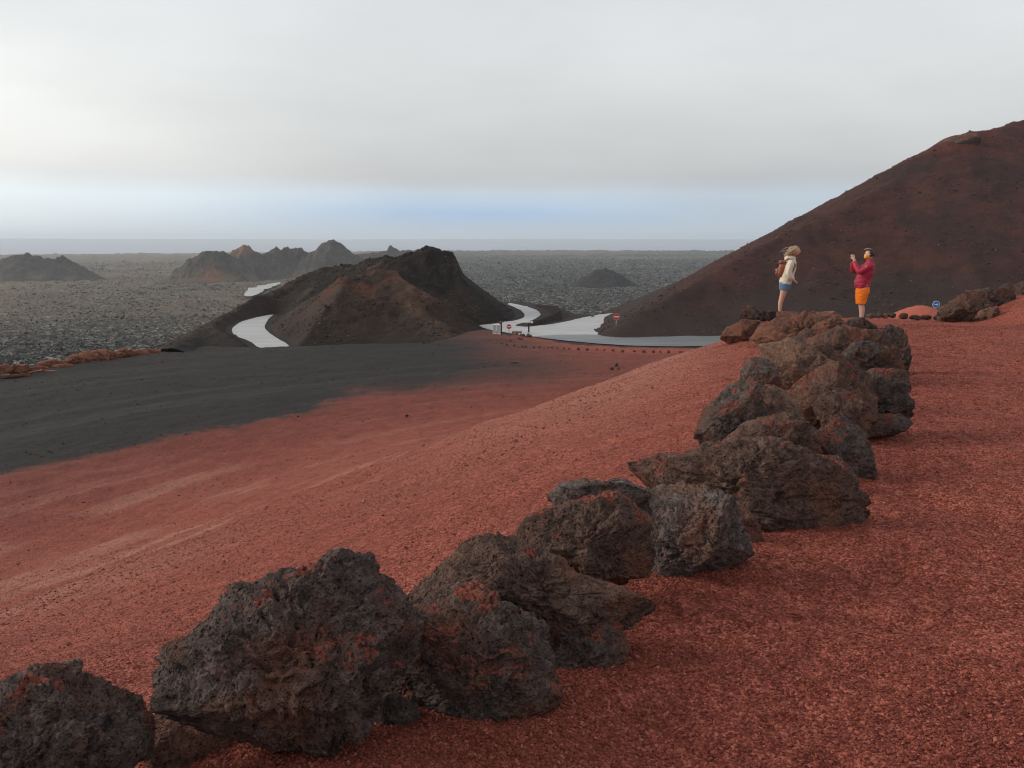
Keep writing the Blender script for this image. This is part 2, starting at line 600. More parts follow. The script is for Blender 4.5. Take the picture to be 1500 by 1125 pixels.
# ------------------------------------------------------------------ the ground sheet
def build_ground():
    a_in = np.arange(-44, 44.001, 0.088)
    a_out = np.concatenate((np.arange(-180, -44, 2.0), [-45.5, -44.6]))
    a_out = np.sort(a_out)
    ang = np.radians(np.concatenate((a_out, a_in, -a_out[::-1][:-1])))
    r1 = np.concatenate((np.geomspace(0.35, 1.4, 12)[:-1], np.geomspace(1.4, 30, 820)[:-1], np.geomspace(30, 120, 240)[:-1], np.geomspace(120, 3200, 420)[:-1], np.geomspace(3200, 11000, 60)))
    A, Rr = np.meshgrid(ang, r1)
    x, y = (np.sin(A) * Rr).ravel(), (np.cos(A) * Rr).ravel()
    z, q = terrain(x, y)
    na, nr = len(ang), len(r1)
    i = np.arange(nr - 1)[:, None] * na
    j = np.arange(na)[None, :]
    jn = (j + 1) % na
    f = np.stack(((i + j), (i + jn), (i + na + jn), (i + na + j)), -1).reshape(-1, 4)
    v = np.stack((x, y, z), -1)
    c0 = np.array([[0, 0, -1.6]])
    v = np.concatenate((v, c0))
    me = mesh_from('ground', v, f)
    # close the hole underfoot
    bm = bmesh.new()
    bm.from_mesh(me)
    bm.verts.ensure_lookup_table()
    cv = bm.verts[len(v) - 1]
    for k in range(na):
        bm.faces.new((cv, bm.verts[(k + 1) % na], bm.verts[k])).smooth = True
    bm.to_mesh(me)
    bm.free()
    s, arc, bsd, platd, r = (np.append(q[k], 0) for k in ('s', 'arc', 'bsd', 'platd', 'r'))
    x, y = v[:, 0], v[:, 1]
    # black gravel: everything on the bench beyond this line
    BL = BLACK_LINE
    wob = fbm2(x * 0.12, y * 0.12, 4, 81) * 2.0 + fbm2(x * 0.9, y * 0.9, 4, 85, 0.65) * 0.6
    bd = poly_sd(x, y, BL) + wob
    soft = 1.0 + 6.5 * sstep(42, 54, y)
    black = sstep(soft, -soft, bd)
    black = np.maximum(black, sstep(0.3, 1.5, bsd) * (1 - sstep(-1, 2, s * 0)) if False else black)
    black = np.where((bsd > 0.4) & ((x < 0) | (bsd > 3.0)), np.maximum(black, 0.95), black)
    black *= sstep(0.5, 6, s)
    lava = sstep(1.0, 7, platd + 3 * pn2(x * 0.2, y * 0.2, 88))
    # dusty tracks that follow the slope
    st = fbm2(s * 0.55 + 0.4 * pn2(x * 0.1, y * 0.1, 90), arc * 0.035, 4, 91, 0.6)
    st2 = fbm2(x * 0.16, y * 0.16, 3, 95)
    wband = 0.75 * sstep(7.0, 12, s) * sstep(26, 17, s) * sstep(40, 22, y) + 0.2 * sstep(3, 8, s)
    streak = sstep(0.02, 0.55, st) * wband * sstep(-0.55, 0.25, st2)
    brow = 0.03 + 0.50 * sstep(6, 15, y) * sstep(-4, 4, x) * sstep(0.2, 3, s) * sstep(17, 6, s)  # stronger light on the far upper right slope, painted in as paler colour
    dust_and_light = np.clip(0.80 * streak + 0.10 * wband * sstep(-.3, .6, st2) + brow, 0, 0.85)
    dust_and_light = np.maximum(dust_and_light, black * 0.4 * sstep(0.05, 0.6, fbm2(s * 0.35, arc * 0.03, 4, 191, 0.6)) * sstep(70, 40, y))
    dust_and_light = dust_and_light * (1 - lava)
    az = np.arctan2(x, y)
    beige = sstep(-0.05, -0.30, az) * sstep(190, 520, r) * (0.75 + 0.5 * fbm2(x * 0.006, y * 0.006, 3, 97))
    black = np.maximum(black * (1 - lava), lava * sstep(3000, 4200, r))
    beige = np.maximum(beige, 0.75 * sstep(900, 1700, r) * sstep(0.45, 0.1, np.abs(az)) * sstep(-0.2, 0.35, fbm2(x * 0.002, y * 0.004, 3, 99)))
    dust_and_light = dust_and_light + lava * np.clip(beige, 0, 0.95) * sstep(6000, 3000, r)
    tint = (1 - lava) * sstep(1.0, -2.5, bsd - 0) * sstep(17, 26, s) * 0.75 * (1 - black)
    tint = tint + lava * sstep(42, 22, np.hypot((x - 12) * 0.8, y - 122)) * 0.75
    col_attr(me, 'mask', (black, lava, dust_and_light, tint))
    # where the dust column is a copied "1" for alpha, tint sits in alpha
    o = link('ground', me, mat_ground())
    tag(o, 'red and black volcanic gravel running down to the dark lava field', 'ground', None, 'structure')
    return o


build_ground()


# ------------------------------------------------------------------ roads
def mat_asphalt():
    n = NT('wet_asphalt')
    v = n.coord()
    a = n.noise(n.coord((0.25, 1.2, 1)), 0.9, 4, 0.6)
    b = n.noise(v, 14, 4)
    w = n.noise(n.coord((0.10, 0.55, 1)), 1.0, 3, 0.5)
    col = n.mix(a, (0.36, 0.363, 0.366), (0.50, 0.503, 0.506))
    col = n.mix(n.math('MULTIPLY', b, 0.5), col, (0.30, 0.30, 0.30))
    col = n.mix(n.math('MULTIPLY', n.rng(n.noise(v, 0.35, 4, 0.65), 0.5, 0.7), 0.45), col, (0.27, 0.272, 0.275))
    sx = n.N.new('ShaderNodeSeparateXYZ')
    n.L.new(n.tc.outputs['Object'], sx.inputs[0])
    fresh = n.math('MULTIPLY', n.rng(n.math('ADD', sx.outputs[1], n.math('MULTIPLY', w, 4.0)), 79.0, 77.6), n.rng(sx.outputs[0], 0.5, 2.5))
    col = n.mix(fresh, col, n.mix(a, (0.085, 0.093, 0.10), (0.17, 0.18, 0.188)))
    return n.done(col, n.rng(w, 0.3, 0.7, 0.42, 0.62), 0.5, n.bump(b, 0.15, 0.01))


def drape(name, outline, mat, dz, parent=None, step=0.8):
    pts = []
    for i in range(len(outline)):
        a, b = np.array(outline[i][:2]), np.array(outline[(i + 1) % len(outline)][:2])
        k = max(1, int(np.linalg.norm(b - a) / step))
        for t in range(k):
            p_ = a + (b - a) * t / k
            nr_ = np.array((a[1] - b[1], b[0] - a[0])) / (np.linalg.norm(b - a) + 1e-9)
            pts.append(p_ + nr_ * 0.13 * float(fbm2(np.array([p_[0] * 0.8]), np.array([p_[1] * 0.8]), 3, 77)[0]))
    nb = len(pts)
    arr = np.array(pts)
    lo, hi = arr.min(0), arr.max(0)
    gx, gy = np.meshgrid(np.arange(lo[0], hi[0], step), np.arange(lo[1], hi[1], step))
    gx, gy = gx.ravel(), gy.ravel()
    sd = poly_sd(gx, gy, [tuple(p) for p in pts])
    keep = sd < -0.35 * step
    allp = [Vector(p) for p in pts] + [Vector((a, b)) for a, b in zip(gx[keep], gy[keep])]
    vv, ee, ff, *_ = delaunay_2d_cdt(allp, [(i, (i + 1) % nb) for i in range(nb)], [], 1, 1e-4)
    xy = np.array([tuple(q) for q in vv])
    z, _ = terrain(xy[:, 0], xy[:, 1], True)
    zs, _ = terrain(xy[:, 0], xy[:, 1], False)
    v = np.column_stack((xy, np.maximum(z, zs) + dz))
    me = mesh_from(name, v, [f for f in ff if len(f) == 3])
    me.flip_normals() if me.polygons[0].normal.z < 0 else None
    return link(name, me, mat, parent)


def smooth_outline(pxs, n=3):
    q = [np.array(p, float) for p in pxs]
    for _ in range(n):
        o = []
        for i in range(len(q)):
            a, b = q[i], q[(i + 1) % len(q)]
            o += [a * 0.75 + b * 0.25, a * 0.25 + b * 0.75]
        q = o
    return q


ASPH = mat_asphalt()


def plane_pt(px, py):
    """pixel on the road terrace (z varies softly with x)"""
    d = ray(px, py)
    z = -9.3
    for _ in range(6):
        t = z / d[2]
        z = -9.55 + 0.5 * float(sstep(-8, 6, np.array([d[0] * t]))[0])
    t = z / d[2]
    return (d[0] * t, d[1] * t)


J = [(690, 477.5), (715, 476), (738, 472.8), (758, 469.6), (768, 465.5), (769, 460), (758, 452.5), (741, 445.5), (749, 444.5), (770, 449), (785, 454), (792.5, 460.5), (788, 466.5), (772, 472.5), (754, 476.8), (758, 479), (775, 479.5), (800, 476.8), (830, 472), (850, 466.5), (880, 461), (910, 458.2), (948, 456.6), (938, 461.5), (915, 471.5), (898, 477), (885, 482), (884, 485), (900, 487.5), (925, 489.8), (960, 490.3), (1060, 490.5), (1110, 491), (1110, 508), (1055, 507.5), (960, 508.5), (900, 506), (860, 503), (820, 499), (785, 494.5), (740, 489), (712, 482)]
road = drape('road', [plane_pt(*p) for p in smooth_outline(J, 2)], ASPH, 0.06)
tag(road, 'pale wet asphalt road forking between the dark hills', 'road', None, 'structure')
LINE = [(878, 484.6), (900, 488.2), (925, 490.4), (960, 491.0), (1060, 491.3), (1110, 491.6), (1110, 493.2), (1060, 492.8), (960, 492.5), (925, 492.0), (900, 489.8), (878, 486.2)]
mark = drape('edge_line', [plane_pt(*p) for p in LINE], mat_plain('worn_road_paint', (0.62, 0.62, 0.60), 0.6, 0.4, 0.3, 2.0), 0.075, step=0.5)
mark.parent = road
LFT = [(430, 512), (412, 499.5), (396, 490.5), (387.5, 482), (388.5, 474), (396, 465), (403, 460.5), (380, 464.5), (357, 470.5), (342, 478.5), (338, 487), (348, 494.5), (368, 501), (380, 512)]
road_l = drape('road', [plane_pt(*p) for p in smooth_outline(LFT, 2)], ASPH, 0.06)
tag(road_l, 'road bend curling round the left foot of the middle hill', 'road', None, 'structure')
FARR = [(356, 438), (361, 430), (378, 423.5), (410, 415.5), (412, 418.5), (392, 427), (372, 438)]


def far_pt(px, py):
    h = on_ground(px, py, 160)
    return (h[0], h[1])


road_f = drape('road', [far_pt(*p) for p in smooth_outline(FARR, 2)], ASPH, 1.6, step=4)
tag(road_f, 'short far stretch of pale road below the left ridge', 'road', None, 'structure')


# ------------------------------------------------------------------ hills
def mat_hill(name, dark, mid, light, bumpd=0.5, sc=1.0, patch=None):
    n = NT(name)
    v = n.coord()
    m0, m1, m2, _ = n.attr('mask')
    a = n.noise(v, 0.35 * sc, 6, 0.65)
    b = n.noise(v, 2.6 * sc, 5, 0.7)
    c = n.noise(v, 9.0 * sc, 3, 0.7)
    col = n.mix(n.rng(a, 0.32, 0.68), dark, mid)
    col = n.mix(n.math('MULTIPLY', n.rng(b, 0.5, 0.72), 0.55), col, light)
    sp = n.math('MULTIPLY', n.rng(c, 0.60, 0.72), n.rng(b, 0.45, 0.6))
    col = n.mix(n.math('MULTIPLY', sp, 0.5), col, (0.17, 0.13, 0.10))
    if patch:
        col = n.mix(n.math('MULTIPLY', m0, n.rng(b, 0.25, 0.7, 0.55, 1.0)), col, patch[0])
        col = n.mix(n.math('MULTIPLY', m1, n.rng(b, 0.25, 0.7, 0.6, 1.0)), col, patch[1])
        col = n.mix(n.math('MULTIPLY', m2, n.rng(b, 0.35, 0.6, 0.2, 1.0)), col, patch[2])
    nb = n.bump(b, 0.5, bumpd)
    nb = n.bump(c, 0.6, bumpd * 0.35, nb)
    return n.done(col, 0.93, 0.2, nb)


def ridge_z(x, y, ridges):
    """highest of several ridges: each (points xyz, slope, crest rounding)"""
    z = np.full(x.shape, -200.0)
    for pts, slope, rnd in ridges:
        for (a, b) in zip(pts[:-1], pts[1:]):
            dx, dy = b[0] - a[0], b[1] - a[1]
            t = np.clip(((x - a[0]) * dx + (y - a[1]) * dy) / (dx * dx + dy * dy + 1e-9), 0, 1)
            d = np.hypot(x - a[0] - t * dx, y - a[1] - t * dy)
            zz = a[2] + t * (b[2] - a[2]) - slope * (np.sqrt(d * d + rnd * rnd) - rnd)
            z = smax(z, zz, 0.35)
    return z


def grid_hill(name, box, step, zf, mat, label, maskf=None, floor=None, kind='structure', group=None):
    xs, ys = np.arange(box[0], box[1], step), np.arange(box[2], box[3], step)
    X, Y = np.meshgrid(xs, ys)
    sh = X.shape
    x, y = X.ravel(), Y.ravel()
    z = zf(x, y)
    g, _ = terrain(x, y, False)
    keep = (z > g - (1.2 if floor is None else floor)).reshape(sh)
    kf = keep[:-1, :-1] | keep[1:, :-1] | keep[:-1, 1:] | keep[1:, 1:]
    ii = np.arange(x.size).reshape(sh)
    f = np.stack((ii[:-1, :-1], ii[:-1, 1:], ii[1:, 1:], ii[1:, :-1]), -1)[kf]
    used = np.unique(f)
    remap = np.full(x.size, -1, np.int64)
    remap[used] = np.arange(len(used))
    cx, cy = float(x[used].mean()), float(y[used].mean())
    v = np.column_stack((x[used], y[used], z[used]))
    me = mesh_from(name, v, remap[f])
    if maskf:
        col_attr(me, 'mask', maskf(x[used], y[used], z[used]))
    o = link(name, me, mat)
    tag(o, label, 'hill', group, kind)
    return o


def PT(*a):
    return [P(*q) for q in a]


# right-hand red cinder cone
D_R = PT((916, 483, 77), (945, 459, 80), (1000, 427, 84), (1050, 396, 88), (1090, 370, 91), (1160, 336, 95), (1240, 305, 99), (1300, 270, 104), (1345, 246, 108), (1364, 234, 110), (1371, 220, 110.6), (1384, 209, 111.5), (1404, 200, 113.5), (1424, 195, 115), (1500, 177, 122), (1620, 140, 132), (1800, 110, 150))


def hill_d_z(x, y):
    z = ridge_z(x, y, [(D_R, 0.56, 0.7)])
    # toe spreads out
    base = -9.2
    z = np.where(z < base + 3, base + 3 - (base + 3 - z) * 0.8, z)
    n = fbm2(x * 0.06, y * 0.06, 3, 101) * 0.4 + fbm2(x * 0.35, y * 0.35, 4, 105, 0.6) * 0.22 + np.abs(fbm2(x * 1.1, y * 1.1, 3, 109)) * 0.16
    up = sstep(2, 14, z)
    out = np.clip(fbm2(x * 0.30, y * 0.30, 4, 113, 0.6) + 0.1, 0, 0.8) * 1.5 * up * (0.25 * np.exp(-((x - 59.5) / 2.2) ** 2 - ((y - 111) / 5) ** 2) + 0.8 * np.exp(-((x - 58) / 6) ** 2 - ((y - 100) / 3.5) ** 2))
    return z + n * sstep(-9.5, -4, z) + out


def hill_d_m(x, y, z):
    grey = sstep(-2.5, -7, z + 2.5 * fbm2(x * 0.08, y * 0.08, 3, 121))
    red = sstep(7, 15, z + 5 * fbm2(x * 0.06, y * 0.06, 3, 125))
    dk = sstep(0.12, 0.5, fbm2(x * 0.09, y * 0.09, 4, 127)) * 0.8
    return grey, red, dk


M_D = mat_hill('red_cinder', (0.040, 0.020, 0.017), (0.078, 0.030, 0.024), (0.110, 0.050, 0.039), 0.45, 1.0,
               ((0.040, 0.031, 0.029), (0.120, 0.036, 0.029), (0.030, 0.021, 0.020)))
grid_hill('hill', (4, 150, 62, 175), 0.33, hill_d_z, M_D, 'big dark red cinder slope rising on the right behind the two people', hill_d_m)

# middle hill: red-brown front mound and black crater rim behind it
A_R = PT((384, 484, 75.5), (392, 464, 77), (408, 449, 79), (432, 430, 81), (457, 422, 83), (475, 415, 84), (513, 402, 86.5), (555, 396, 88), (582, 394, 88.5), (590, 412, 86.5), (597, 432, 83.5), (612, 456, 79.5), (632, 472, 77), (655, 490, 74))
A_IN = PT((513, 404, 86.5), (490, 440, 80))
B_R = PT((455, 405, 120), (480, 395, 118), (520, 385, 114), (560, 380, 108), (600, 377, 103), (611, 365, 101), (626, 362, 101), (650, 372, 101), (668, 380, 100), (700, 403, 97), (738, 434, 92), (757, 460, 89.5))
C_R = PT((225, 521, 62), (240, 513, 66), (270, 498, 73), (300, 483, 80), (335, 463, 92), (350, 455, 98), (400, 429, 110), (455, 405, 118))
C2_R = PT((440, 414, 112), (458, 400, 110), (478, 398, 108), (530, 398, 104))


def hill_b_z(x, y):
    za = ridge_z(x, y, [(A_R, 0.50, 1.0)])
    zb = ridge_z(x, y, [(B_R, 0.50, 1.2), (C_R, 0.5, 0.8)])
    z = smax(za, zb, 0.6)
    # crater bowl bitten into the rim behind the spine
    c1 = P(640, 425, 93)
    e = ((x - c1[0]) / 4.6) ** 2 + ((y - c1[1]) / 4.2) ** 2
    z = z - 2.4 * np.exp(-e)
    n = fbm2(x * 0.12, y * 0.12, 3, 131) * 0.55 + fbm2(x * 0.6, y * 0.6, 4, 135, 0.6) * 0.30 + np.abs(fbm2(x * 1.6, y * 1.6, 3, 139)) * 0.20
    rim = np.exp(-(((x + 9) / 9) ** 2 + ((y - 101) / 7) ** 2))
    n = n + rim * np.clip(fbm2(x * 0.55, y * 0.55, 4, 141, 0.6), -0.4, 0.35) * 0.7
    z = z + n * sstep(-10.2, -7, z)
    # road beds stay clear
    for pl in (RJ, RL):
        sd = poly_sd(x, y, pl)
        z = np.minimum(z, -9.9 + 0.75 * np.clip(sd - 0.2, 0, 50) + 40 * sstep(7, 20, sd))
    return z


RJ = [plane_pt(*p) for p in J]
RL = [plane_pt(*p) for p in LFT]


def hill_b_m(x, y, z):
    ca = P(520, 415, 84)
    red = np.exp(-(((x - ca[0]) / 6.0) ** 2 + ((y - ca[1] - 1.0) / 4.0) ** 2)) * 1.7
    red = red * sstep(-0.4, 0.3, fbm2(x * 0.25, y * 0.25, 3, 151))
    d, _, _ = seg_dist(x, y, [tuple(p[:2]) for p in A_R[8:13]])
    tan = sstep(1.6, 0.1, d + 0.7 * fbm2(x * 0.8, y * 0.8, 3, 153)) * 0.75
    c2 = P(627, 455, 84)
    tan = np.maximum(tan, 0.8 * np.exp(-(((x - c2[0]) / 1.1) ** 2 + ((y - c2[1]) / 1.6) ** 2)))
    c3 = P(695, 430, 93)
    tan = np.maximum(tan, 0.6 * np.exp(-(((x - c3[0]) / 1.2) ** 2 + ((y - c3[1]) / 1.6) ** 2)))
    dC, _, _ = seg_dist(x, y, [tuple(p[:2]) for p in C_R])
    tan = np.maximum(tan, 0)
    blk = sstep(87, 92, y) * sstep(-0.7, -0.1, fbm2(x * 0.2, y * 0.2, 3, 155)) * (1 - sstep(3, 6, dC) * 0)
    blk = np.maximum(blk, sstep(-6.5, -9.0, z) * 0.5)
    blk = np.maximum(blk, sstep(-19.5, -22.5, x + fbm2(x * .3, y * .3, 3, 157)) * sstep(84, 78, y))
    blk = blk * (1 - 0.6 * sstep(-29, -31, x))
    return np.clip(red * 0.75, 0, 1), np.clip(tan, 0, 1), np.clip(blk, 0, 1)


M_B = mat_hill('brown_cinder', (0.030, 0.021, 0.017), (0.055, 0.034, 0.025), (0.095, 0.064, 0.046), 0.5, 1.2,
               ((0.105, 0.040, 0.025), (0.13, 0.078, 0.052), (0.0145, 0.0135, 0.0135)))
grid_hill('hill', (-48, 6, 68, 140), 0.2, hill_b_z, M_B, 'black and brown crater hill in the middle with the road curling round it', hill_b_m, floor=2.2)

# cones out on the lava field
M_FAR = mat_hill('grey_cinder', (0.050, 0.043, 0.040), (0.085, 0.072, 0.062), (0.14, 0.115, 0.09), 1.6, 0.22,
                 ((0.24, 0.115, 0.07), (0.20, 0.15, 0.09), (0.018, 0.018, 0.018)))


def far_cone(label, ridges, step, seed, rough, maskf=None, tag_red=None, dark=0.0):
    rr = [(PT(*pts), sl, rd) for pts, sl, rd in ridges]
    allp = np.array([p for r_ in rr for p in r_[0]])
    pad = 75
    box = (allp[:, 0].min() - pad, allp[:, 0].max() + pad, allp[:, 1].min() - pad, allp[:, 1].max() + pad)

    def zf(x, y):
        z = ridge_z(x, y, rr)
        g = -36.0
        w = sstep(g, g + 8, z)
        return z + w * rough * (fbm2(x * 0.05, y * 0.05, 3, seed) * 2.0 + fbm2(x * 0.2, y * 0.2, 4, seed + 4, 0.65) * 2.6 - np.abs(fbm2(x * 0.09, y * 0.09, 3, seed + 7)) * 1.6)

    def mf(x, y, z):
        r0 = np.zeros_like(x)
        if tag_red:
            for (px, py, Y, rad) in tag_red:
                c = P(px, py, Y)
                r0 = np.maximum(r0, np.exp(-((x - c[0]) ** 2 + (y - c[1]) ** 2) / rad ** 2))
        base = sstep(-24, -33, z) * 0.5 * sstep(-.2, .3, fbm2(x * .05, y * .05, 3, seed + 9))
        return np.clip(r0 * 1.2, 0, 1), base * (1 - dark), np.full_like(x, dark)
    return grid_hill('hill', box, step, zf, M_FAR, label, mf, floor=6)


far_cone('grey pointed cone left of the orange-tipped crater hills',
         [([(272, 396, 690), (286, 377, 695), (298, 366, 697), (304, 364.5, 698), (311, 366, 698), (318, 369, 700), (327, 366.5, 702), (334, 372, 702), (342, 388, 702)], 0.80, 0.6)], 1.3, 201, 0.8, tag_red=[(312, 402, 672, 9)])
far_cone('low crater hills with an orange spike on their left end',
         [([(338, 376, 740), (346, 367, 742), (353, 361, 744), (359, 357.5, 744), (362, 362, 744), (366, 372, 744), (385, 373, 750), (394, 369, 752), (399, 363.5, 755), (405, 361, 755), (412, 364, 758), (416, 362, 758), (440, 363.5, 762), (452, 370, 765), (458, 367, 764), (462, 370, 764), (470, 368, 762), (477, 359, 760), (482, 352.5, 760), (493, 354, 760), (503, 365, 758), (520, 381, 755)], 0.70, 0.6)], 1.4, 211, 0.85, tag_red=[(352, 360, 740, 10)])
far_cone('broad low cone with a flat top at the left edge of the lava field',
         [([(-30, 396, 750), (8, 378, 755), (25, 373, 755), (45, 374, 758), (70, 377, 760), (84, 380, 762), (90, 376, 765), (98, 384, 765), (122, 392, 768)], 0.62, 0.8)], 1.7, 221, 0.9)
far_cone('small dark cone alone on the right of the lava field',
         [([(872, 400, 600), (876, 395, 600), (886, 393, 600), (896, 396, 602), (902, 402, 602)], 0.58, 1.0)], 1.5, 231, 0.4, dark=1.0)
far_cone('thin grey rock spire on a ridge behind the middle hill',
         [([(520, 372, 950), (545, 370, 950), (566, 367, 950), (600, 366, 955), (640, 372, 960)], 0.75, 1.0), ([(569.5, 358, 952), (572.5, 354.5, 952), (576, 358, 952), (582, 363, 952)], 3.0, 0.3)], 2.0, 241, 0.7)


# ------------------------------------------------------------------ lava rocks
def mat_rock(name, dark, mid, tan, tan_amt, red_amt, pit=1.0, light=(0.20, 0.19, 0.18)):
    n = NT(name)
    v = n.coord(rand=True)
    geo = n.N.new('ShaderNodeNewGeometry')
    sx = n.N.new('ShaderNodeSeparateXYZ')
    n.L.new(geo.outputs['Normal'], sx.inputs[0])
    up = sx.outputs[2]
    a = n.noise(v, 3.0, 6, 0.6)
    b = n.noise(v, 16, 6, 0.72)
    c = n.noise(v, 60, 4, 0.7)
    p = n.voro(v, 42)
    col = n.mix(n.rng(b, 0.32, 0.68), dark, mid)
    col = n.mix(n.math('MULTIPLY', n.rng(a, 0.62 - 0.32 * tan_amt, 0.75 - 0.2 * tan_amt), 0.9), col, n.mix(b, tan, tuple(q * 0.6 for q in tan)))
    col = n.mix(n.math('MULTIPLY', n.rng(n.math('ADD', c, n.math('MULTIPLY', b, 0.7)), 0.98, 1.15), 0.55), col, light)
    col = n.mix(1.0, col, (1.50, 1.42, 1.42), 'MULTIPLY')
    # scoria grit lying in the hollows of the upper faces
    grit = n.math('MULTIPLY', n.rng(up, 0.30, 0.65), n.rng(n.noise(v, 5.5, 4, 0.6), 0.69 - 0.2 * red_amt, 0.72 - 0.2 * red_amt))
    gcol = n.mix(n.voro(v, 75, 'Color'), RED_D, RED_L)
    gcol = n.mix(0.35, gcol, (0.15, 0.038, 0.026))
    col = n.mix(n.math('MULTIPLY', grit, n.rng(b, 0.28, 0.42)), col, gcol)
    dusty = n.math('MULTIPLY', n.rng(a, 0.5, 0.7), 0.22)
    col = n.mix(dusty, col, (0.15, 0.055, 0.04))
    h = n.math('ADD', n.math('MULTIPLY', b, 1.0), n.math('MULTIPLY', c, 0.35))
    nb = n.bump(h, 0.9, 0.055 * pit)
    ves = n.math('MULTIPLY', n.rng(p, 0.05, 0.42), n.rng(n.voro(v, 95), 0.05, 0.45, 0.4, 1.0))
    nb = n.bump(ves, 0.9, 0.022 * pit, nb)
    return n.done(col, 0.88, 0.3, nb)


MR = {
    'black': mat_rock('black_lava', (0.026, 0.019, 0.017), (0.115, 0.086, 0.076), (0.14, 0.070, 0.046), 0.45, 0.62, 1.3, (0.32, 0.275, 0.265)),
    'dark': mat_rock('dark_lava', (0.028, 0.022, 0.020), (0.11, 0.086, 0.076), (0.14, 0.068, 0.045), 0.5, 0.85, 1.0, (0.29, 0.26, 0.245)),
    'brown': mat_rock('brown_lava', (0.042, 0.026, 0.021), (0.125, 0.078, 0.060), (0.19, 0.090, 0.058), 0.45, 0.55, 0.9, (0.29, 0.235, 0.20)),
    'tan': mat_rock('tan_lava', (0.058, 0.037, 0.029), (0.170, 0.108, 0.080), (0.27, 0.155, 0.105), 0.8, 0.05, 0.8, (0.32, 0.26, 0.21)),
    'grey': mat_rock('grey_lava', (0.044, 0.034, 0.031), (0.150, 0.120, 0.108), (0.19, 0.10, 0.07), 0.5, 0.5, 0.9, (0.37, 0.34, 0.325)),
    'rust': mat_rock('rust_lava', (0.056, 0.028, 0.020), (0.150, 0.076, 0.054), (0.24, 0.11, 0.07), 0.7, 0.4, 1.0, (0.30, 0.23, 0.195)),
    'orange': mat_rock('orange_lava', (0.09, 0.040, 0.025), (0.21, 0.09, 0.052), (0.33, 0.145, 0.085), 0.8, 0.4, 1.0, (0.38, 0.27, 0.20)),
}
_ico = {}


def ico(n):
    if n not in _ico:
        bm = bmesh.new()
        bmesh.ops.create_icosphere(bm, subdivisions=n, radius=1)
        v = np.array([q.co[:] for q in bm.verts])
        v /= np.linalg.norm(v, axis=1)[:, None]
        f = np.array([[q.index for q in fc.verts] for fc in bm.faces])
        bm.free()
        _ico[n] = (v, f)
    return _ico[n]


G_WALL = 'lava boulders of the low wall beside the path'


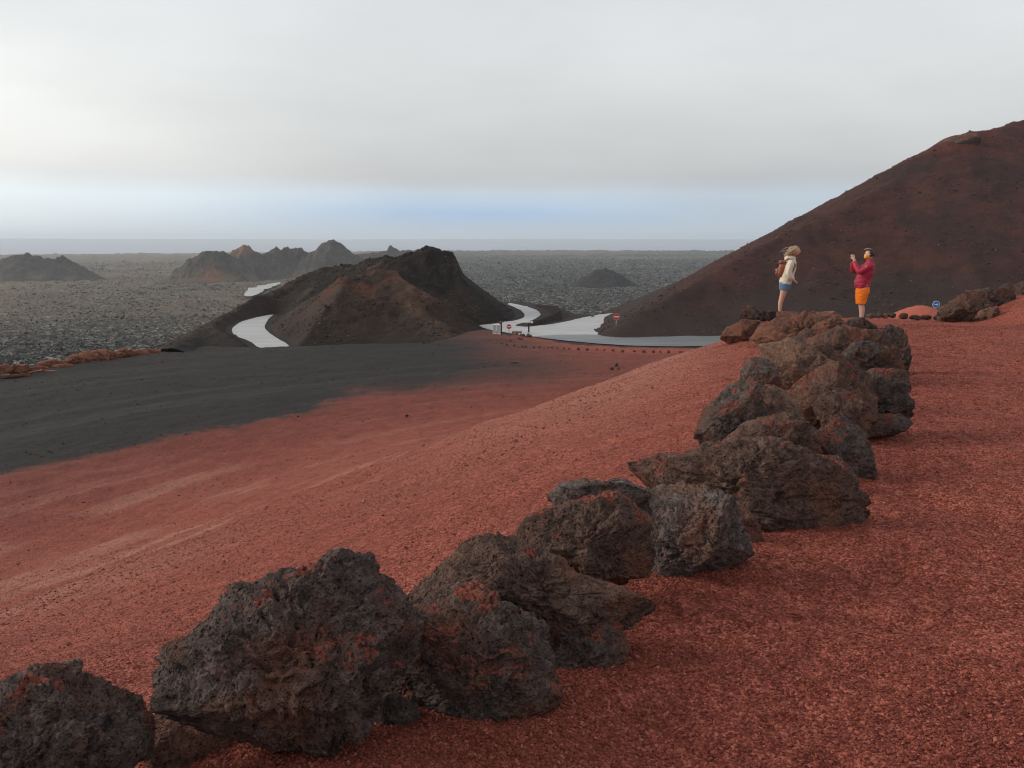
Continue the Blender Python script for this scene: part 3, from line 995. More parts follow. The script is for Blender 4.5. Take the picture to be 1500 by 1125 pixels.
def rock(outline, Y, mat, label, sub=6, thick=0.85, rough=1.0, seed=1, facets=9, group=None, cat='rock', cut=0.80, name='lava_rock', up=None):
    """a boulder whose front outline is surveyed from the photograph at distance Y; its own depth comes from its size"""
    o = np.array(outline, float)
    c = np.array((o[:, 0].min() + o[:, 0].max(), o[:, 1].min() + o[:, 1].max())) / 2
    ctr = P(c[0], c[1], Y)
    w = -ctr / np.linalg.norm(ctr)
    w[2] *= 0.35                                    # keep the body upright rather than turned to the eye
    w /= np.linalg.norm(w)
    u = np.cross((0, 0, 1.0), w)
    u /= np.linalg.norm(u)
    v = np.cross(w, u)
    m_px = (ctr @ np.array((0, CP, -SP))) / FPX
    dx, dy = (o[:, 0] - c[0]) * m_px, -(o[:, 1] - c[1]) * m_px
    # dense polar outline
    k = 24
    ex = np.concatenate([np.linspace(dx[i], dx[(i + 1) % len(dx)], k, endpoint=False) for i in range(len(dx))])
    ey = np.concatenate([np.linspace(dy[i], dy[(i + 1) % len(dy)], k, endpoint=False) for i in range(len(dy))])
    th, rr = np.arctan2(ey, ex), np.hypot(ex, ey)
    bins = np.linspace(-math.pi, math.pi, 145)
    idx = np.clip(np.digitize(th, bins) - 1, 0, 143)
    prof = np.zeros(144)
    np.maximum.at(prof, idx, rr)
    good = np.nonzero(prof > 0)[0]
    prof = np.interp(np.arange(144), good, prof[good], period=144)
    prof = (np.roll(prof, 1) + 2 * prof + np.roll(prof, -1)) / 4
    D, F = ico(sub)
    rs = np.random.RandomState(seed)
    du, dv, dw = D[:, 0], D[:, 1], D[:, 2]
    t = np.arctan2(dv, du)
    Rt = np.interp((t + math.pi) / (2 * math.pi) * 144 - 0.5, np.arange(-1, 145), np.concatenate(([prof[-1]], prof, [prof[0]])))
    size = math.sqrt(float(np.mean(prof ** 2)))
    sp = np.sqrt(np.clip(1 - dw * dw, 0, 1))
    lat = Rt * sp ** 0.62
    cosn, sinn = np.cos(t), np.sin(t)
    q = np.stack((lat * cosn, lat * sinn, size * thick * np.sign(dw) * np.abs(dw) ** 0.72), -1)
    # flat broken faces
    for k_ in range(facets + 8):
        nrm = rs.normal(size=3)
        inner = k_ >= facets // 2
        if inner:                                   # faces turned toward the path, clear of the outline
            nrm[:2] *= 0.75
            nrm[2] = 0.55 + abs(nrm[2])
        else:
            nrm[2] = abs(nrm[2]) * (1 if rs.rand() < 0.7 else -1)
        nrm /= np.linalg.norm(nrm)
        pr = q @ nrm
        lim = pr.max() * (rs.uniform(0.52, 0.84) if inner else rs.uniform(cut + 0.04, 0.97))
        ov = np.clip(pr - lim, 0, None)
        q = q - (ov * 0.96)[:, None] * nrm
    s = 1 / size
    off = rs.uniform(0, 60, 3)
    qs = q * s
    n_w = np.stack([fbm3(qs[:, 0] * 2 + off[0] + 9 * i, qs[:, 1] * 2 + off[1], qs[:, 2] * 2 + off[2], 3, seed + 40 + i) for i in range(3)], -1)

    def broken(count, warp, width):
        """blocks broken along random joints: a step per block, a crack between blocks"""
        cen = rs.normal(size=(count, 3))
        cen = cen / np.linalg.norm(cen, axis=1)[:, None] * rs.uniform(0.75, 1.15, (count, 1))
        st = rs.uniform(-1, 1, count)
        p = qs + warp * n_w
        d2 = ((p * p).sum(1)[:, None] + (cen * cen).sum(1)[None] - 2 * p @ cen.T)
        part_ = np.argpartition(d2, 1, axis=1)[:, :2]
        da, db = np.take_along_axis(d2, part_, 1).T
        sw = da > db
        i0 = np.where(sw, part_[:, 1], part_[:, 0])
        i1 = np.where(sw, part_[:, 0], part_[:, 1])
        e = np.sqrt(np.maximum(np.maximum(da, db), 0)) - np.sqrt(np.maximum(np.minimum(da, db), 0))
        t_ = np.clip(e / width, 0, 1)
        return (st[i0] * (0.5 + 0.5 * t_) + st[i1] * (0.5 - 0.5 * t_)), 1 - np.clip(e / (width * 0.5), 0, 1)
    b1, c1 = broken(16, 0.35, 0.10)
    b2, c2 = broken(120, 0.20, 0.05)
    X, Yy, Z = [qs[:, i] + off[i] for i in range(3)]
    n0 = fbm3(X * 1.3, Yy * 1.3, Z * 1.3, 2, seed)
    wx, wy, wz = X + 0.30 * n_w[:, 0], Yy + 0.30 * n_w[:, 1], Z + 0.30 * n_w[:, 2]
    n1 = fbm3(wx * 3.4, wy * 3.4, wz * 3.4, 5, seed + 5, 0.6)
    rg = np.zeros_like(X)
    am, fq = 1.0, 4.2
    for o_ in range(4):
        rg += am * (1 - np.abs(pn3(wx * fq, wy * fq, wz * fq, seed + 11 + o_)) * 2.2)
        am, fq = am * 0.58, fq * 2.1
    pits = np.clip(pn3(wx * 10, wy * 10, wz * 10, seed + 19) - 0.10, 0, 1) + 0.7 * np.clip(pn3(wx * 22, wy * 22, wz * 22, seed + 23) - 0.08, 0, 1)
    disp = size * (0.075 * n0 + 0.085 * b1 - 0.06 * c1 + rough * (0.065 * n1 + 0.036 * (rg - 1.1) + 0.034 * b2 - 0.022 * c2 - 0.19 * pits))
    nd = q / np.maximum(np.linalg.norm(q, axis=1), 1e-6)[:, None]
    q = q + nd * disp[:, None]
    for ax_, ref in ((0, dx), (1, dy)):
        lo_, hi_ = q[:, ax_].min(), q[:, ax_].max()
        q[:, ax_] = ref.min() + (q[:, ax_] - lo_) * (ref.max() - ref.min()) / (hi_ - lo_)
        q[:, ax_] *= (1.20, 1.06)[ax_] if (group == G_WALL and 4.5 < Y < 13) else 1.0
    wv = q[:, :1] * u + q[:, 1:2] * v + q[:, 2:3] * w + ctr
    lowz = wv[:, 2].min()
    base = np.array((ctr[0], ctr[1], lowz))
    me = mesh_from(name, wv - base, F)
    ob = link(name, me, MR[mat], loc=base)
    return tag(ob, label, cat, group)


rock([(-10, 1015), (60, 985), (130, 990), (178, 1008), (205, 1050), (218, 1100), (205, 1170), (80, 1215), (-60, 1190), (-120, 1110), (-70, 1045)], 2.12, 'black', 'rounded black lava boulder in the bottom left corner', 7, 0.8, 1.0, 3, 7, G_WALL)
rock([(226, 975), (250, 930), (330, 890), (400, 856), (470, 845), (520, 821), (565, 832), (590, 868), (603, 900), (634, 955), (615, 1000), (565, 1030), (535, 1085), (470, 1140), (420, 1130), (330, 1085), (240, 1045)], 2.35, 'black', 'largest craggy black lava boulder with red grit in its hollows', 7, 0.75, 1.15, 8, 9, G_WALL)
rock([(605, 915), (645, 870), (700, 858), (760, 895), (815, 938), (830, 985), (805, 1050), (765, 1088), (700, 1080), (640, 1065), (585, 1050), (565, 1010), (595, 960)], 2.62, 'dark', 'dark grey boulder dotted with red grit, right of the largest one', 7, 0.75, 1.0, 12, 8, G_WALL)
rock([(545, 1040), (575, 1015), (612, 1030), (622, 1065), (600, 1090), (560, 1085)], 2.58, 'black', 'small black stone wedged low between the two nearest big boulders', 5, 0.9, 0.8, 15, 7, G_WALL)
rock([(205, 1060), (260, 1040), (330, 1075), (400, 1130), (390, 1200), (300, 1210), (210, 1180)], 2.45, 'rust', 'low reddish brown rock under the overhang of the largest boulder', 6, 0.7, 0.9, 17, 7, G_WALL)
rock([(588, 890), (610, 860), (650, 825), (685, 788), (740, 782), (785, 812), (850, 850), (905, 872), (968, 918), (900, 940), (800, 950), (700, 950), (620, 930)], 3.02, 'brown', 'long brown boulder sloping down to the path behind the grit-dotted one', 7, 0.6, 1.0, 21, 8, G_WALL)
rock([(815, 935), (850, 890), (905, 898), (925, 950), (898, 992), (835, 1008), (800, 975)], 2.94, 'dark', 'greenish dark rock at the path edge below the long brown boulder', 6, 0.8, 1.1, 25, 8, G_WALL)
rock([(750, 775), (765, 750), (805, 728), (850, 718), (895, 716), (935, 745), (950, 790), (962, 830), (938, 872), (900, 855), (840, 832), (780, 808)], 3.50, 'brown', 'blocky brown boulder with a dark rim along its top edge', 7, 0.75, 0.9, 29, 10, G_WALL)
rock([(800, 735), (822, 708), (860, 700), (905, 703), (948, 716), (955, 750), (900, 770), (830, 760)], 4.05, 'grey', 'crinkled grey rock just behind the blocky brown boulder', 6, 0.7, 1.1, 33, 7, G_WALL)
rock([(928, 790), (940, 725), (1000, 710), (1055, 733), (1078, 770), (1106, 815), (1070, 845), (1030, 874), (980, 850), (945, 830)], 3.86, 'grey', 'light grey ridged boulder with a pointed toe on the path', 7, 0.75, 1.0, 37, 9, G_WALL)
rock([(940, 720), (975, 690), (1030, 672), (1065, 652), (1095, 640), (1150, 652), (1200, 680), (1228, 715), (1238, 755), (1215, 794), (1150, 786), (1090, 780), (1040, 755), (980, 740)], 4.75, 'brown', 'wide brown boulder with a smooth rusty face in mid wall', 7, 0.6, 0.85, 41, 9, G_WALL)
rock([(1026, 675), (1034, 605), (1062, 566), (1096, 556), (1115, 605), (1110, 650), (1075, 680)], 6.2, 'dark', 'tall dark slab leaning on the slope side of the wall', 6, 0.7, 0.8, 45, 9, G_WALL)
rock([(1080, 600), (1106, 565), (1140, 575), (1168, 605), (1158, 645), (1105, 655), (1075, 632)], 6.5, 'tan', 'bulbous tan rock between the leaning slab and the dusty hump', 6, 0.75, 0.7, 49, 5, G_WALL)
rock([(1075, 650), (1100, 622), (1142, 606), (1168, 618), (1192, 655), (1185, 685), (1120, 680)], 5.7, 'brown', 'small jagged brown rock above the wide rusty-faced boulder', 6, 0.75, 1.0, 53, 9, G_WALL)
rock([(1190, 650), (1232, 612), (1262, 638), (1275, 690), (1262, 712), (1222, 700), (1195, 680)], 5.72, 'dark', 'egg-shaped dark rock with a pale foot at the path edge', 6, 0.8, 0.8, 57, 6, G_WALL)
rock([(1228, 600), (1240, 560), (1268, 540), (1308, 542), (1316, 580), (1326, 615), (1290, 634), (1250, 625)], 7.15, 'dark', 'dark grooved boulder on the path side in the middle of the wall', 6, 0.8, 1.1, 61, 9, G_WALL)
rock([(1140, 620), (1160, 575), (1195, 543), (1240, 528), (1268, 560), (1262, 625), (1205, 672), (1160, 655)], 7.0, 'brown', 'dusty brown hump filling the middle of the wall', 6, 0.6, 0.7, 65, 5, G_WALL)
rock([(1122, 550), (1127, 508), (1158, 498), (1190, 513), (1228, 545), (1205, 580), (1155, 588), (1128, 575)], 8.4, 'tan', 'smooth tan boulder with a dark curled rim on its left', 6, 0.7, 0.8, 69, 6, G_WALL)
rock([(1088, 570), (1093, 530), (1110, 524), (1130, 533), (1140, 560), (1118, 582)], 8.0, 'grey', 'upright dark grey block left of the smooth tan boulder', 6, 0.8, 0.8, 73, 9, G_WALL)
rock([(1185, 545), (1198, 500), (1238, 478), (1280, 484), (1300, 500), (1312, 545), (1300, 570), (1255, 560), (1215, 575)], 10.3, 'brown', 'big craggy brown boulder below the photographer', 6, 0.7, 1.3, 77, 9, G_WALL)
rock([(1278, 500), (1297, 478), (1314, 482), (1324, 490), (1328, 530), (1322, 570), (1295, 568), (1280, 540)], 11.0, 'black', 'ragged black column of lava at the far path-side corner of the wall', 6, 0.8, 1.3, 81, 8, G_WALL)
rock([(1232, 488), (1244, 468), (1262, 464), (1279, 476), (1290, 492), (1258, 502)], 13.0, 'black', 'black lava cap in front of the photographer\'s feet', 6, 0.9, 1.1, 85, 7, G_WALL)
rock([(1098, 512), (1118, 478), (1148, 459), (1180, 455), (1222, 461), (1250, 482), (1240, 525), (1185, 532), (1130, 528)], 14.2, 'rust', 'wide rusty crag below the woman in the cream hoodie', 6, 0.6, 1.3, 89, 7, G_WALL)
rock([(1056, 498), (1064, 480), (1084, 467), (1110, 469), (1124, 484), (1112, 502), (1072, 508)], 16.2, 'rust', 'lone reddish boulder at the left tip of the far rock pile', 6, 0.8, 0.8, 93, 8, G_WALL)
rock([(1094, 512), (1100, 494), (1116, 486), (1132, 494), (1130, 512), (1110, 518)], 15.6, 'rust', 'smaller tan-red boulder right of the lone one at the left tip', 5, 0.8, 0.8, 95, 7, G_WALL)
rock([(1082, 474), (1090, 456), (1100, 447), (1110, 456), (1138, 458), (1150, 472), (1120, 486), (1095, 484)], 17.4, 'black', 'spiky dark rock left of the woman\'s feet', 6, 0.7, 1.4, 97, 7, G_WALL)
rock([(1125, 470), (1135, 457), (1160, 456), (1195, 459), (1210, 470), (1180, 480), (1140, 480)], 18.6, 'dark', 'flat dark rock the woman stands on', 6, 0.8, 0.9, 99, 6, G_WALL)
rock([(1194, 468), (1212, 457), (1222, 455), (1232, 464), (1226, 474), (1202, 474)], 17.0, 'tan', 'small pale tan rock lying between the two people', 5, 0.8, 1.1, 101, 7, G_WALL)
rock([(1158, 540), (1175, 515), (1210, 505), (1235, 520), (1225, 555), (1180, 560)], 9.6, 'brown', 'brown filler rock between the tan boulder and the craggy one', 6, 0.7, 1.0, 103, 7, G_WALL)
rock([(1296, 560), (1312, 545), (1326, 560), (1326, 578), (1308, 582)], 9.8, 'black', 'small black rock at the foot of the ragged black column', 5, 0.9, 1.0, 105, 7, G_WALL)
rock([(1128, 528), (1150, 506), (1186, 500), (1206, 515), (1196, 540), (1150, 545)], 11.8, 'rust', 'rusty rock behind the smooth tan boulder at the crest of the wall', 6, 0.7, 1.1, 107, 8, G_WALL)
rock([(1256, 620), (1282, 608), (1312, 606), (1326, 618), (1300, 640), (1268, 646)], 6.9, 'dark', 'low dark toe of rock at the path edge under the grooved boulder', 5, 0.9, 1.0, 108, 7, G_WALL)
rock([(1178, 690), (1196, 668), (1226, 676), (1250, 706), (1236, 730), (1200, 716)], 5.35, 'dark', 'small dark block between the rusty-faced boulder and the egg-shaped rock', 5, 0.8, 1.0, 109, 8, G_WALL)
rock([(1052, 742), (1080, 736), (1112, 770), (1120, 800), (1085, 810), (1060, 785)], 4.35, 'rust', 'low rusty block between the ridged grey boulder and the wide rusty-faced one', 5, 0.8, 1.0, 110, 8, G_WALL)
rock([(640, 905), (690, 880), (760, 878), (840, 905), (850, 945), (760, 960), (660, 950)], 2.95, 'rust', 'rusty grit-covered block between the dotted boulder and the long brown one', 6, 0.6, 1.0, 119, 7, G_WALL)
rock([(1240, 520), (1262, 500), (1290, 506), (1300, 540), (1276, 556), (1250, 548)], 9.9, 'dark', 'dark block under the craggy boulder on the path side of the wall', 6, 0.8, 1.2, 106, 8, G_WALL)
# rock bank on the right that climbs with the path
G_BANK = 'lava rocks of the bank on the right of the path'
rock([(1376, 474), (1380, 454), (1396, 440), (1414, 427), (1426, 436), (1436, 450), (1446, 462), (1436, 474), (1405, 480)], 20.6, 'brown', 'tan crumbling rock beside the blue arrow sign', 6, 0.7, 1.9, 111, 6, G_BANK)
rock([(1410, 440), (1424, 428), (1440, 424), (1462, 420), (1484, 428), (1474, 448), (1450, 464), (1430, 460)], 21.1, 'dark', 'dark rock on top of the bank right of the tan crumbling one', 6, 0.7, 1.7, 113, 7, G_BANK)
rock([(1420, 474), (1432, 456), (1452, 448), (1462, 458), (1448, 472)], 20.3, 'tan', 'small pale orange rock low at the right foot of the tan crumbling one', 5, 0.8, 1.3, 112, 7, G_BANK)
rock([(1462, 426), (1470, 416), (1480, 413), (1486, 424), (1476, 438), (1466, 436)], 21.6, 'dark', 'knobby grey rock near the upper end of the bank', 5, 0.8, 1.0, 115, 7, G_BANK)
rock([(1474, 428), (1488, 416), (1512, 410), (1530, 414), (1520, 432), (1490, 438)], 22.0, 'black', 'low dark rock of the bank cut by the right edge of the picture', 6, 0.8, 1.0, 117, 7, G_BANK)
rock([(548, 985), (590, 930), (650, 945), (660, 1050), (600, 1075), (556, 1050)], 2.78, 'dark', 'dark rock filling the gap behind the largest boulder and the grit-dotted one', 6, 0.8, 1.1, 136, 8, G_WALL)
rock([(1100, 590), (1128, 566), (1160, 572), (1172, 600), (1140, 622), (1110, 616)], 7.2, 'rust', 'ragged rusty rock wedged left of the dusty hump', 5, 0.9, 1.5, 130, 8, G_WALL)
rock([(1196, 600), (1226, 570), (1256, 586), (1252, 626), (1214, 640)], 6.75, 'brown', 'ragged brown rock wedged right of the dusty hump', 5, 0.9, 1.5, 131, 8, G_WALL)
rock([(1160, 500), (1186, 482), (1216, 486), (1222, 510), (1190, 524), (1164, 518)], 12.2, 'dark', 'dark ragged rock under the wide rusty crag', 5, 0.9, 1.5, 132, 8, G_WALL)
rock([(1216, 492), (1240, 478), (1266, 486), (1262, 512), (1230, 516)], 12.4, 'brown', 'craggy brown rock just below the black lava cap', 5, 0.9, 1.5, 133, 8, G_WALL)
rock([(1150, 640), (1176, 622), (1206, 636), (1210, 668), (1176, 684), (1152, 668)], 6.1, 'dark', 'dark wedge of lava between the jagged brown rock and the egg-shaped one', 5, 0.9, 1.4, 134, 8, G_WALL)
rock([(1200, 560), (1226, 544), (1252, 552), (1246, 580), (1214, 586)], 8.8, 'rust', 'rusty ragged knob at the foot of the craggy boulder', 5, 0.9, 1.5, 135, 8, G_WALL)
rock([(1364, 236), (1370, 219), (1383, 207), (1402, 200), (1424, 196), (1432, 212), (1410, 228), (1386, 236)], 111.5, 'dark', 'dark rock step on the skyline near the top of the big red slope', 5, 0.8, 1.5, 140, 8, None, name='rock_outcrop')
# stones along the crest of the path
G_CREST = 'dark stones along the far crest of the path'
crest = [(1276, 463, 7, 4, 'dark'), (1288, 462, 5, 4, 'dark'), (1297, 463, 5, 4, 'rust'), (1306, 462, 7, 4, 'dark'), (1324, 463, 7, 5, 'black'), (1341, 465, 9, 4, 'black'), (1356, 465, 9, 4, 'dark'), (1373, 466, 6, 4, 'dark')]
clab = ['dark crest stone nearest the photographer\'s legs', 'flat dark crest stone second from the photographer', 'reddish crest stone between dark ones', 'dark crest stone left of the red heap', 'rounded black stone at the left foot of the red heap', 'longest black stone under the middle of the red heap', 'dark low stone under the right half of the red heap', 'small dark stone between the red heap and the tan rock']
for (px, py, w_, h_, m_), lb in zip(crest, clab):
    a_ = [(px + w_ * math.cos(t) * (0.85 + 0.3 * ((i * 7) % 5) / 5), py + h_ * math.sin(t) * (0.85 + 0.3 * ((i * 3) % 4) / 4)) for i, t in enumerate(np.linspace(0, 2 * math.pi, 9)[:-1])]
    rock(a_, 21.2, m_, lb, 4, 0.9, 1.0, 120 + px, 6, G_CREST, name='stone', cat='stone')


# low orange bank at the left edge of the black gravel
rs = np.random.RandomState(5)
G_OR = 'orange rocks of the low bank left of the black gravel'
bank_px = [(-12, 540, 16, 9), (8, 540, 12, 9), (26, 540, 12, 7), (44, 541, 12, 6), (60, 538, 9, 6), (75, 532, 11, 7), (90, 530, 9, 6), (108, 526, 11, 8), (124, 524, 12, 9), (142, 521, 12, 9), (160, 519, 13, 9), (177, 517, 13, 10), (194, 517, 12, 8), (210, 516, 12, 8), (226, 515, 9, 6), (240, 516, 7, 3), (15, 549, 18, 5), (55, 545, 18, 5), (95, 538, 16, 5), (130, 533, 15, 5), (168, 528, 15, 4), (205, 523, 14, 4)]
for i, (px, py, w_, h_) in enumerate(bank_px):
    w_, h_ = w_ * rs.uniform(0.9, 1.9), h_ * rs.uniform(0.7, 1.25)
    px = px + rs.uniform(-4, 4)
    a_ = [(px + w_ * math.cos(t) * rs.uniform(0.6, 1.2), py + 1.5 + h_ * math.sin(t) * rs.uniform(0.5, 1.25)) for t in np.linspace(0, 2 * math.pi, 10)[:-1]]
    hit = on_ground(px, py + h_ * 0.7, 20, 120)
    Yd = min(max(hit[1], 50), 64.5)
    Yd = 51 + 13.0 * np.clip(px, 0, 240) / 240 - (1.0 if i >= 16 else 0)
    rock(a_, Yd, 'orange', 'rough orange-red rock in the low bank edging the black gravel', 5, 0.8, 2.4, 300 + i, 6, G_OR)


# ------------------------------------------------------------------ loose gravel on the path and slope
def mat_grit():
    n = NT('scoria_grit')
    a = n.N.new('ShaderNodeAttribute')
    a.attribute_name = 'shade'
    col = n.mix(n.rng(a.outputs['Fac'], 0.0, 0.6), (0.105, 0.022, 0.014), (0.250, 0.062, 0.041))
    col = n.mix(n.rng(a.outputs['Fac'], 0.6, 1.0), col, (0.42, 0.15, 0.108))
    return n.done(col, 0.9, 0.3)


def build_grit():
    r_ = np.random.RandomState(11)
    n = 420000
    ang = np.radians(r_.uniform(-40, 40, n))
    rad = 1.7 * (22 / 1.7) ** (r_.rand(n) ** 1.25)
    x, y = np.sin(ang) * rad, np.cos(ang) * rad
    z, q = terrain(x, y)
    clump = fbm2(x * 1.1, y * 1.1, 3, 401)
    slope = q['s'] > 0.5
    keep = (r_.rand(n) < np.clip(0.62 + 0.5 * clump, 0.12, 1)) & (~slope | (r_.rand(n) < 0.22))
    x, y, z, slope = x[keep], y[keep], z[keep], slope[keep]
    n = len(x)
    size = np.exp(r_.normal(math.log(0.0044), 0.34, n)) * (1 + 0.07 * np.clip(np.hypot(x, y) - 3, 0, 20)) * np.where(slope, 1.1, 1.0)
    D = np.array([(1, 0, 0), (-1, 0, 0), (0, 1, 0), (0, -1, 0), (0, 0, 1), (0, 0, -1), (0.6, 0.6, 0.55), (-0.6, -0.6, 0.5)], float)
    F = np.array([(0, 6, 4), (6, 2, 4), (0, 2, 6), (2, 1, 4), (1, 7, 4), (7, 3, 4), (1, 3, 7), (3, 0, 4), (2, 0, 5), (1, 2, 5), (3, 1, 5), (0, 3, 5)])
    D = D[None] * r_.uniform(0.7, 1.3, (n, 8, 1)) * np.array((1, 0.85, 0.7))
    t = r_.uniform(0, 6.28, n)
    c, s_ = np.cos(t)[:, None], np.sin(t)[:, None]
    tilt = r_.normal(0, 0.5, n)
    ct, st = np.cos(tilt)[:, None], np.sin(tilt)[:, None]
    X, Y_, Z = D[..., 0], D[..., 1], D[..., 2]
    Y2, Z2 = Y_ * ct - Z * st, Y_ * st + Z * ct
    X3, Y3 = X * c - Y2 * s_, X * s_ + Y2 * c
    V = np.stack((X3, Y3, Z2), -1) * size[:, None, None] + np.stack((x, y, z + size * 0.25), -1)[:, None, :]
    f = (F[None] + (np.arange(n) * 8)[:, None, None]).reshape(-1, 3)
    me = mesh_from('gravel', V.reshape(-1, 3), f, False)
    at = me.attributes.new('shade', 'FLOAT', 'POINT')
    at.data.foreach_set('value', np.repeat(np.clip(r_.beta(2.0, 2.6, n), 0, 1), 8).astype(np.float32))
    o = link('gravel', me, mat_grit())
    tag(o, 'loose red scoria gravel scattered over the path and slope', 'gravel', None, 'stuff')


build_grit()


def scatter(name, x, y, z, size, shade, mat, label, seed):
    r_ = np.random.RandomState(seed)
    n = len(x)
    D = np.array([(1, 0, 0), (-1, 0, 0), (0, 1, 0), (0, -1, 0), (0, 0, 1), (0, 0, -1), (0.6, 0.6, 0.55), (-0.6, -0.6, 0.5)], float)
    F = np.array([(0, 6, 4), (6, 2, 4), (0, 2, 6), (2, 1, 4), (1, 7, 4), (7, 3, 4), (1, 3, 7), (3, 0, 4), (2, 0, 5), (1, 2, 5), (3, 1, 5), (0, 3, 5)])
    D = D[None] * r_.uniform(0.6, 1.35, (n, 8, 1)) * np.array((1, 0.85, 0.72))
    t = r_.uniform(0, 6.28, n)
    c, s_ = np.cos(t)[:, None], np.sin(t)[:, None]
    X3, Y3 = D[..., 0] * c - D[..., 1] * s_, D[..., 0] * s_ + D[..., 1] * c
    V = np.stack((X3, Y3, D[..., 2]), -1) * size[:, None, None] + np.stack((x, y, z + size * 0.15), -1)[:, None, :]
    f = (F[None] + (np.arange(n) * 8)[:, None, None]).reshape(-1, 3)
    me = mesh_from(name, V.reshape(-1, 3), f, False)
    at = me.attributes.new('shade', 'FLOAT', 'POINT')
    at.data.foreach_set('value', np.repeat(np.clip(shade, 0, 1), 8).astype(np.float32))
    return tag(link(name, me, mat), label, name.replace('_', ' '), None, 'stuff')


def mat_shade(name, *cols):
    n = NT(name)
    a = n.N.new('ShaderNodeAttribute')
    a.attribute_name = 'shade'
    rp = n.N.new('ShaderNodeValToRGB')
    el = rp.color_ramp.elements
    el[0].color, el[1].color = (*cols[0], 1), (*cols[-1], 1)
    for i, c in enumerate(cols[1:-1]):
        el.new((i + 1) / (len(cols) - 1)).color = (*c, 1)
    n.L.new(a.outputs['Fac'], rp.inputs[0])
    b = n.noise(n.coord(), 3.0, 4)
    return n.done(n.mix(n.rng(b, 0.3, 0.7), n.mix(1.0, rp.outputs[0], (0.7, 0.7, 0.7), 'MULTIPLY'), rp.outputs[0]), 0.92, 0.25)


